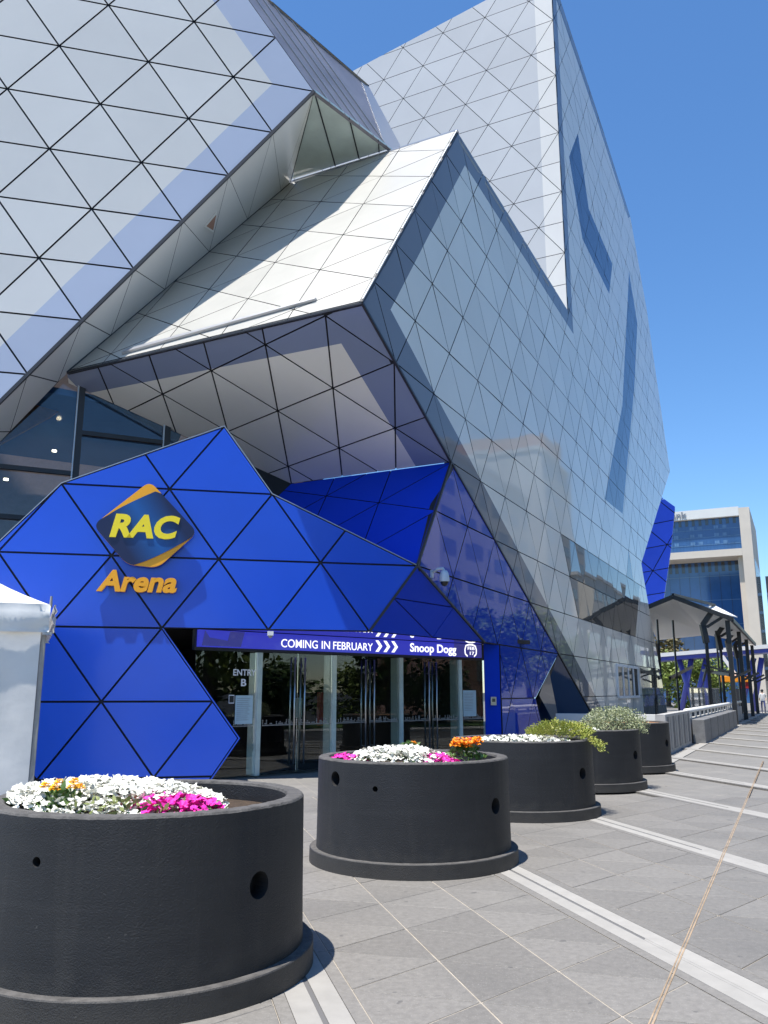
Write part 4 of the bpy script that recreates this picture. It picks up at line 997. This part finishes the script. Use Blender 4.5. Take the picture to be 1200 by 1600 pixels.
# ------------------------------------------------------------------ tent
tn = empty('marquee_tent', (-6.4, 13.5, 0), 'white plastic marquee tent with side wall and valance in front of the blue wall', 'tent')
x1, y0, x0, y1, ze = -4.80, 12.0, -7.8, 15.0, 2.42
pk_ = V(((x0 + x1) / 2, (y0 + y1) / 2, 3.75))
cr = [V((x0, y0, ze + 0.40)), V((x1, y0, ze + 0.40)), V((x1, y1, ze + 0.40)), V((x0, y1, ze + 0.40))]
mb = MB()
for a_, b_ in zip(cr, cr[1:] + cr[:1]):
    n_ = 8; rows_ = []
    for j in range(n_ + 1):
        t = j / n_; row = []
        for i in range(9):
            f = i / 8; e = a_.lerp(b_, f); q = e.lerp(pk_, t); q.z -= 0.10 * sin(pi * t) + 0.02 * sin(9 * f + 3 * t) * (1 - t); row.append(q)
        rows_.append(row)
    vv = [q for r_ in rows_ for q in r_]; mb.add(vv, [(j * 9 + i, j * 9 + i + 1, (j + 1) * 9 + i + 1, (j + 1) * 9 + i) for j in range(n_) for i in range(8)])
mb.build('roof', 'tent', tn, smooth=True)
mb = MB()
for a_, b_ in zip(cr, cr[1:] + cr[:1]):
    d = (b_ - a_).normalized(); nn = d.cross(Z); vv = []
    N_ = 40
    for i in range(N_ + 1):
        for j in range(5):
            f = i / N_; bul = 0.02 * sin(f * 31) * (j / 4) + 0.035 * (1 if j == 2 else 0) + (0.06 * math.exp(-((min(f, 1 - f)) / 0.03) ** 2) * sin(j * 2.2 + i * 1.7))
            vv.append(a_ + (b_ - a_) * f + nn * (0.05 + bul) - Z * (0.40 * j / 4))
    mb.add(vv, [(i * 5 + j, (i + 1) * 5 + j, (i + 1) * 5 + j + 1, i * 5 + j + 1) for i in range(N_) for j in range(4)])
mb.build('valance', 'tent', tn, smooth=True)
mb = MB(); vv = []
for i in range(31):
    for j in range(13):
        f = i / 30; vv.append(V((x0 + (x1 - 0.10 - x0) * f, y0 + 0.015 + 0.014 * sin(f * 24) * (1 - abs(2 * j / 12 - 1)) + 0.008 * sin(j * 1.7 + i), 0.03 + (ze + 0.05) * j / 12)))
mb.add(vv, [(i * 13 + j, (i + 1) * 13 + j, (i + 1) * 13 + j + 1, i * 13 + j + 1) for i in range(30) for j in range(12)])
mb.build('side_wall', 'tentwall', tn, smooth=True)
for (px_, py_) in ((x1 - 0.06, y0 + 0.06), (x0 + 0.06, y0 + 0.06), (x1 - 0.06, y1 - 0.06), (x0 + 0.06, y1 - 0.06)):
    bevel(MB().box((px_, py_, (ze + 0.35) / 2), (0.07, 0.07, ze + 0.35)).build('leg', 'kerb', tn), 0.01)
MB().tube([(x1 + 0.0, y0, ze + 0.36), (x1 + 0.0, y0, ze + 0.52)], [0.022, 0.016], 8).build('corner_peg', 'kerb', tn)
MB().box((x1 - 0.02, y0 - 0.02, ze - 0.015), (0.12, 0.10, 0.04)).build('corner_foot', 'trim', tn)

tn_piv = V((x1, y0, 0)); rt = radians(23); tn.rotation_euler.z = rt
lv = V((-6.4, 13.5, 0)) - tn_piv; tn.location = tn_piv + Matrix.Rotation(rt, 3, 'Z') @ lv

# ------------------------------------------------------------------ wall and canopy on the right
bw = empty('boundary_wall', L(20, 3.4, 0), 'low pale concrete wall with light steel rail running along the arena', 'wall')
def wbox(t0, t1, q0, q1, z0, z1, nm_, m_, par):
    return fixn(MB().slab([L(t0, q0, z0), L(t0, q1, z0), L(t1, q1, z0), L(t1, q0, z0)], Z * (z1 - z0)).build(nm_, m_, par))
wbox(8.0, 13.4, 3.25, 3.5, gz, 1.0, 'wall', 'conc', bw); wbox(8.0, 8.3, 0.6, 3.245, gz, 0.995, 'end_wall', 'ofw', bw)
wbox(13.4, 40, 3.2, 3.42, gz, 0.72, 'wall', 'conc', bw)
for i in range(9):   # grey panels set in the near face
    wbox(8.25 + i * 0.56, 8.25 + i * 0.56 + 0.30, 3.503, 3.515, 0.08, 0.94, 'face_panel', 'concd' if i % 2 == 0 else 'kerb', bw)
MB().tube([L(13.3, 3.38, 0.98), L(40, 3.38, 0.98)], 0.075, 10).build('rail', 'canw', bw, smooth=True)
for i in range(18): wbox(13.6 + i * 1.45, 13.75 + i * 1.45, 3.3, 3.36, 0.72, 0.95, 'rail_post', 'trim', bw)
gb = empty('stone_bench_block', L(20, 3.8, 0), 'long dark grey stone block standing against the low pale wall', 'block')
bevel(wbox(13.6, 28, 3.52, 3.9, gz, 0.72, 'block', 'concd', gb), 0.02)
for i in range(5): wbox(15.5 + i * 2.6, 15.53 + i * 2.6, 3.515, 3.905, gz + 0.05, 0.725, 'block_joint', 'joint', gb)
cp = empty('canopy', L(40, 2, 0), 'folded white canopy roof on black steel posts beside the arena', 'canopy')
pa_, pb_, pc_ = (-0.3, 5.75), (1.2, 6.3), (3.95, 5.05)
qa, qb, qc = (-3.2, 5.55), (0.6, 5.85), (3.9, 5.0)
T0, T1 = 30.0, 54.0
for (a0, a1), (b0, b1) in (((pa_, pb_), (qa, qb)), ((pb_, pc_), (qb, qc))):
    fixn(MB().slab([L(T0, *a0), L(T0, *a1), L(T1, *b1), L(T1, *b0)], Z * 0.1).build('roof_plate', 'canw', cp))
mb = MB()
mb.bar(L(T0 - 0.05, pa_[0], pa_[1] + 0.08), L(T0 - 0.05, pb_[0], pb_[1] + 0.08), 0.14, 0.22); mb.bar(L(T0 - 0.05, pb_[0], pb_[1] + 0.08), L(T0 - 0.05, pc_[0], pc_[1] + 0.08), 0.14, 0.22)
mb.bar(L(T0, pc_[0], pc_[1] + 0.05), L(T1, qc[0], qc[1] + 0.05), 0.12, 0.2); mb.build('edge_beam', 'black', cp)
MB().bar(L(T0, 1.2, 6.5), L(43, 2.15, 7.1), 0.12, 0.14).build('upper_beam', 'black', cp)
fixn(MB().slab([L(40.5, 1.7, 6.75), L(43, 2.2, 7.0), L(44, 3.4, 6.3), L(40, 2.9, 6.2)], Z * 0.06).build('roof_plate', 'canw', cp))
fixn(MB().slab([L(T0 + 0.5, 1.25, 6.42), L(40, 1.7, 6.78), L(39.5, 2.9, 6.2), L(T0 + 0.5, 1.5, 6.3)], Z * 0.03).build('glass_plate', 'ofg', cp))
for t, zt in ((30.3, 5.1), (38.6, 5.05), (46, 5.0), (53, 4.95)):
    o = MB(); o.bar(L(t, 3.7, gz), L(t, 3.7, zt), 0.16, 0.22, up=nC); o.build('post', 'black', cp)
    o = MB(); o.bar(L(t, 2.62, gz), L(t, 2.62, 4.1), 0.13); o.bar(L(t, 2.62, 4.0), L(t, 2.5, 4.95), 0.26); o.bar(L(t, 2.5, 4.9), L(t, 2.95, 5.5), 0.26); o.bar(L(t, 2.7, 4.8), L(t, 3.6, 5.35), 0.14); o.bar(L(t, 3.66, 2.5), L(t, 2.4, 2.9), 0.10); o.bar(L(t, 3.66, 2.2), L(t, 4.6, 2.65), 0.12)
    o.build('branch_arm', 'black', cp)
for t, q_ in ((33, -0.1), (34, 0.6), (44, 2.0)):
    MB().bar(L(t, q_, gz), L(t, q_, 5.5), 0.09, 0.09).build('post', 'black', cp)
for z_, t0, q0, t1, q1, dz in ((2.3, 33.5, 0.3, 44, 0.4, 0.9), (2.9, 36, 2.0, 44, 1.0, -0.6), (2.4, 30.3, 3.6, 42, 1.2, 0.5)):
    MB().bar(L(t0, q0, z_), L(t1, q1, z_ + dz), 0.12, 0.16).build('brace', 'black', cp)
# glass balustrade and dark terrace clutter behind the wall
gbal = empty('glass_balustrade', L(40, 1.5, 0), 'pale glass balustrade under the canopy behind the low wall', 'balustrade')
for i in range(6): fixn(MB().slab([L(33 + i * 3, 1.3, 0.75), L(35.9 + i * 3, 1.3, 0.75), L(35.9 + i * 3, 1.3, 1.75), L(33 + i * 3, 1.3, 1.75)], nC * 0.03).build('glass_panel', 'glassgr', gbal))
MB().bar(L(33, 1.315, 1.78), L(51, 1.315, 1.78), 0.06).build('handrail', 'trim', gbal)
wbox(33, 51, 1.25, 1.4, gz, 0.75, 'plinth', 'concd', gbal)

# ------------------------------------------------------------------ footbridge, office block, trees beyond
fb = empty('footbridge', L(62, -1, 0), 'white and violet footbridge deck on slanting violet columns behind the canopy', 'footbridge')
fixn(MB().slab([L(60, -4.6, 4.1), L(60, 5.5, 4.75), L(63, 5.5, 4.75), L(63, -4.6, 4.1)], Z * 0.30).build('deck', 'purple', fb))
fixn(MB().slab([L(59.9, -4.6, 4.42), L(59.9, 5.5, 5.07), L(63, 5.5, 5.07), L(63, -4.6, 4.42)], Z * 0.32).build('parapet', 'canw', fb))
for q0, q1 in ((-2.6, -1.5), (-1.5, -2.5), (-1.6, -0.3), (3.0, 4.0), (2.0, 3.4), (-0.6, -0.3)):
    MB().tube([L(61, q0, gz), L(61, q1, 4.3)], 0.22, 10).build('column', 'purple', fb, smooth=True)
of = empty('office_building', L(118, -8, 0), 'cream office block with blue glass fronts and letters on its parapet', 'building')
T = 110
def obox(t0, t1, q0, q1, z0, z1, nm_, m_, par=None): return wbox(t0, t1, q0, q1, z0, z1, nm_, m_, par or of)
obox(T, T + 20, 1.0, 2.4, 0, 27.0, 'end_pier', 'ofc'); obox(T, T + 20, -30, 0.99, 25.9, 27.2, 'parapet', 'ofw')
obox(T, T + 20, -30, 0.99, 20.2, 21.2, 'floor_band', 'ofc')
ug = obox(T + 0.8, T + 20, -30, 0.98, 21.21, 25.89, 'upper_glazing', 'ofg'); lg_ = obox(T + 4.6, T + 20, -30, 0.30, 0, 20.19, 'lower_glazing', 'ofg')
obox(T + 1.0, T + 19, 0.31, 0.98, 0, 20.19, 'inner_pier', 'ofc')
for i in range(13):
    q = 0.5 - i * 0.92
    wbox(T + 0.74, T + 0.79, q - 0.40, q, 25.0, 25.85, 'louvre', 'win', ug)
    wbox(T + 4.54, T + 4.59, q - 0.85, q - 0.40, 18.7, 20.1, 'louvre', 'win', lg_)
for z_ in (22.1, 23.2, 24.3):
    wbox(T + 0.76, T + 0.795, -30, 0.95, z_, z_ + 0.08, 'spandrel', 'ofgl', ug)
    for i in range(9): wbox(T + 0.76, T + 0.79, -0.3 - i * 1.1, 0.3 - i * 1.1, z_ + 0.12, z_ + 0.55, 'pane', 'ofgl' if i % 3 else 'ofg', ug)
for i in range(1, 22): wbox(T + 0.70, T + 0.76, 0.5 - i * 0.46, 0.53 - i * 0.46, 21.3, 25.0, 'mullion', 'ofg', ug)
for z_ in (4, 7.5, 11, 14.5, 18): wbox(T + 4.56, T + 4.6, -30, 0.28, z_, z_ + 0.10, 'spandrel', 'ofgl', lg_)
for i in range(1, 10): wbox(T + 4.56, T + 4.6, 0.25 - i * 1.4, 0.29 - i * 1.4, 0, 18.6, 'mullion', 'win', lg_)
for i in range(7): wbox(T + 2 + i * 2.5, T + 3.5 + i * 2.5, 2.405, 2.43, 3, 20, 'side_window', 'win', of)
text('bank', 'lettering', L(T - 0.05, -8.75, 26.2), nC, Z, -hC, 1.25, 0.06, 'letter', of, bold=0.02, width=2.75)
ob = empty('tall_dark_tower', L(150, 9, 0), 'dark slab block seen behind the cream office, far down the street', 'building')
wbox(150, 170, 2.6, 9, 0, 22, 'walls', 'win', ob)
for i in range(6): wbox(149.9, 149.97, 2.7, 8.8, 2 + i * 3.3, 2.5 + i * 3.3, 'floor_band', 'ofgl', ob)

def crown(n, rx, rz, leaf, lobes=9, seed=1):
    rg = random.Random(seed); L_ = []
    for k in range(lobes):
        a_ = rg.random() * 6.28; q = rg.uniform(0.2, 0.7); L_.append((V((q * rx * cos(a_), q * rx * sin(a_), rg.uniform(-0.55, 0.65) * rz)), rg.uniform(0.32, 0.55)))
    mb = MB()
    for k in range(n):
        c, r_ = rg.choice(L_); d = V((rg.gauss(0, 1), rg.gauss(0, 1), rg.gauss(0, 1))).normalized(); q = rg.uniform(0.55, 1.05) * r_
        p_ = c + V((d.x * q * rx, d.y * q * rx, d.z * q * rz))
        nrm = (d + V((rg.gauss(0, .6), rg.gauss(0, .6), rg.gauss(0, .6)))).normalized(); x = nrm.orthogonal().normalized(); x = Matrix.Rotation(rg.random() * 6.28, 3, nrm) @ x; y = nrm.cross(x)
        l_ = leaf * rg.uniform(0.6, 1.4); mb.add([p_ - x * l_ * .5, p_ + y * l_ * .3, p_ + x * l_ * .5, p_ - y * l_ * .3], [(0, 1, 2, 3)])
    return mb
def cr_mesh(mb, m_):
    me = bpy.data.meshes.new('crown'); me.from_pydata([tuple(v) for v in mb.v], [], mb.f); me.materials.append(M[m_]); return me
CR = {k: cr_mesh(crown(3600, 1.0, 1.0, lf, lb, sd), m_) for k, m_, lf, lb, sd in (('dark', 'tl1', 0.12, 11, 3), ('bright', 'tl2', 0.11, 10, 5), ('olive', 'tl3', 0.12, 9, 8))}
def trunk_mesh():
    mb = MB(); mb.tube([(0, 0, 0), (0.02, 0.01, 0.3), (-0.01, 0.02, 0.55), (0.02, 0, 0.8)], [0.035, 0.028, 0.022, 0.008], 8)
    for a_ in (0.3, 1.7, 2.9, 4.1, 5.3): mb.tube([(0, 0, 0.36 + 0.04 * a_), (0.14 * cos(a_), 0.14 * sin(a_), 0.52 + 0.03 * a_), (0.28 * cos(a_), 0.28 * sin(a_), 0.66 + 0.02 * a_)], [0.016, 0.011, 0.004], 6)
    me = bpy.data.meshes.new('trunk'); me.from_pydata([tuple(v) for v in mb.v], [], mb.f); me.materials.append(M['bark']); return me
TRK = trunk_mesh()
def tree(loc, ht, rad, kind, label, group, rz=0.0, crown_z=0.62):
    t = empty('tree', loc, label, 'tree', group); t.rotation_euler.z = rz
    a_ = bpy.data.objects.new('trunk', TRK); COL.objects.link(a_); a_.parent = t; a_.scale = (ht, ht, ht)
    b_ = bpy.data.objects.new('crown', CR[kind]); COL.objects.link(b_); b_.parent = t; b_.location = (0, 0, ht * crown_z); b_.scale = (rad, rad, ht * (1 - crown_z) * 1.12)
    b_['kind'] = 'stuff'
    return t
tree(L(80, -6.2, 0), 7.8, 4.4, 'olive', 'tree with brownish olive crown behind the footbridge', None, 0.5, 0.62)
tree(L(74, -4.4, 0), 5.2, 3.2, 'bright', 'bright green tree seen under the footbridge deck', None, 1.5, 0.5)
tree(L(72, -1.4, 0), 4.6, 2.8, 'bright', 'low bright green tree between the violet bridge columns', None, 3.5, 0.5)
tree(L(120, 5.2, 0), 8.2, 2.2, 'bright', 'slim green street tree beside the dark slab block', None, 2.2, 0.55)
# hedge tubs and the orange lift behind the wall
lift = empty('orange_lift', L(58, 2.4, 0), 'small orange and red machine standing behind the low wall under the canopy', 'machine')
bevel(MB().box(L(58, 2.0, 2.55), (2.2, 1.0, 0.5), (nC, hC, Z)).build('boom_body', 'orange', lift), 0.05); bevel(MB().box(L(58, 2.7, 2.25), (0.7, 0.8, 0.9), (nC, hC, Z)).build('cab', 'red', lift), 0.05)
MB().bar(L(58, 2.2, 2.7), L(58, 1.2, 4.4), 0.25).build('boom', 'sgw', lift); MB().box(L(58, 2.2, 0.9), (1.0, 1.6, 1.8), (nC, hC, Z)).build('chassis', 'charcoal', lift)
# a walker by the last post
def person(loc, label, face):
    p_ = empty('person', loc, label, 'person'); sk = [(0, 0, 0.95), (0, 0, 1.2), (0, 0, 1.42), (0, 0, 1.52), (0, 0.01, 1.64), (0.19, 0, 1.40), (0.24, 0.05, 1.14), (0.22, -0.1, 0.92), (-0.19, 0, 1.40), (-0.24, -0.05, 1.14), (-0.22, 0.12, 0.93),
           (0.09, 0, 0.9), (0.10, -0.12, 0.5), (0.10, 0.02, 0.08), (0.10, -0.12, 0.05), (-0.09, 0, 0.9), (-0.10, 0.10, 0.5), (-0.10, 0.22, 0.10), (-0.10, 0.10, 0.05)]
    ed = [(0, 1), (1, 2), (2, 3), (3, 4), (2, 5), (5, 6), (6, 7), (2, 8), (8, 9), (9, 10), (0, 11), (11, 12), (12, 13), (13, 14), (0, 15), (15, 16), (16, 17), (17, 18)]
    rd = [.14, .15, .14, .055, .10, .065, .05, .038, .065, .05, .038, .10, .07, .05, .04, .10, .07, .05, .04]
    me = bpy.data.meshes.new('body'); me.from_pydata(sk, ed, []); o = bpy.data.objects.new('body', me); COL.objects.link(o); o.parent = p_
    md = o.modifiers.new('skin', 'SKIN'); 
    for v, r_ in zip(me.skin_vertices[0].data, rd): v.radius = (r_, r_ * 0.8)
    me.skin_vertices[0].data[0].use_root = True
    o.modifiers.new('sub', 'SUBSURF').levels = 1
    dg = bpy.context.evaluated_depsgraph_get(); m2 = bpy.data.meshes.new_from_object(o.evaluated_get(dg)); o.modifiers.clear(); o.data = m2
    for x in ('skin', 'shirt', 'trous', 'black'): m2.materials.append(M[x])
    for f in m2.polygons:
        z_ = f.center.z; f.material_index = 0 if z_ > 1.47 or (z_ < 1.12 and abs(f.center.x) > 0.19) else 1 if z_ > 0.93 else 2 if z_ > 0.1 else 3; f.use_smooth = True
    hr = MB().lathe([(0.001, 0.13), (0.06, 0.115), (0.10, 0.06), (0.108, 0.0), (0.09, -0.05)], V(loc) + V((0, 0.02, 1.66)), 14).build('hair', 'black', p_, smooth=True)
    p_.rotation_euler.z = face
    return p_
person(L(55.5, 4.0, gz), 'person in pale shirt and blue trousers walking past the far canopy post', radians(-20))

# ------------------------------------------------------------------ the other side of the street (seen mirrored in the glossy wall and doors)
def block(name, t0, t1, q0, q1, z1, m_, label, floors, fh, winm='bwin'):
    b_ = empty(name, L((t0 + t1) / 2, (q0 + q1) / 2, 0), label, 'building')
    wbox(t0, t1, q0, q1, 0, z1, 'walls', m_, b_)
    for k in range(floors):
        z0 = 2.2 + k * fh
        nb = max(2, int((t1 - t0) / 5))
        for j in range(nb):
            ta = t0 + (t1 - t0) * (j + 0.15) / nb; tb = t0 + (t1 - t0) * (j + 0.85) / nb
            wbox(ta, tb, q0 - 0.03, q0 - 0.006, z0, z0 + fh * 0.45, 'window', winm, b_)
    wbox(t0 - 0.2, t1 + 0.2, q0 - 0.25, q1, z1, z1 + 0.6, 'roof_edge', 'bgrey', b_)
    return b_
block('apartment_building', 62, 96, 25, 40, 27, 'bcream', 'cream rendered apartment block across the road, mirrored in the grey wall', 7, 3.4)
bt = block('tower_building', 106, 124, 26, 45, 38, 'bgrey', 'pale tower with terracotta top across the road, mirrored in the grey wall', 10, 3.6)
wbox(112, 121, 26.5, 44, 38.6, 42.5, 'terracotta_top', 'brick', bt)
block('terracotta_building', 17, 44, 26, 42, 14, 'brick', 'terracotta rendered low building across the road, mirrored in the doors', 3, 4.2)
block('grey_building', 132, 190, 26, 46, 22, 'bcream', 'long cream building far across the road beyond the tower', 5, 4)
i = 0
for t, q in ((-24, 19), (-15, 17.5), (-7, 19.5), (1, 18), (10, 19.5), (21, 20), (33, 19), (46, 20), (60, 19), (76, 20), (94, 20)):
    tree(L(t, q, 0), 8.5 + (i * 37 % 5) * 0.7, 3.4 + (i % 3) * 0.5, 'dark' if i % 3 else 'bright', ('leafy street tree on the grass verge across the road' if t < 7 else 'leafy street tree in front of the terracotta building across the road' if t < 42 else 'leafy street tree in front of the cream apartment block across the road'), 'street trees across the road', i * 1.3, 0.6); i += 1
for k, (t, q) in enumerate(((-18, 21), (-13.5, 21.4), (-9, 20.8), (-4.5, 21.3), (0, 20.9), (4.5, 21.4), (9, 21), (13.5, 21.6))):
    b_ = bpy.data.objects.new('shrub', CR['dark' if k % 2 else 'bright']); COL.objects.link(b_); b_.location = L(t, q, 1.35); b_.scale = (2.9, 2.2, 1.75); b_.rotation_euler.z = k
    tag(b_, 'big leafy shrub on the grass verge across the road, mirrored in the doors', 'shrub', 'verge shrubs across the road')
print('pavers', cnt, 'objects', len(bpy.data.objects))
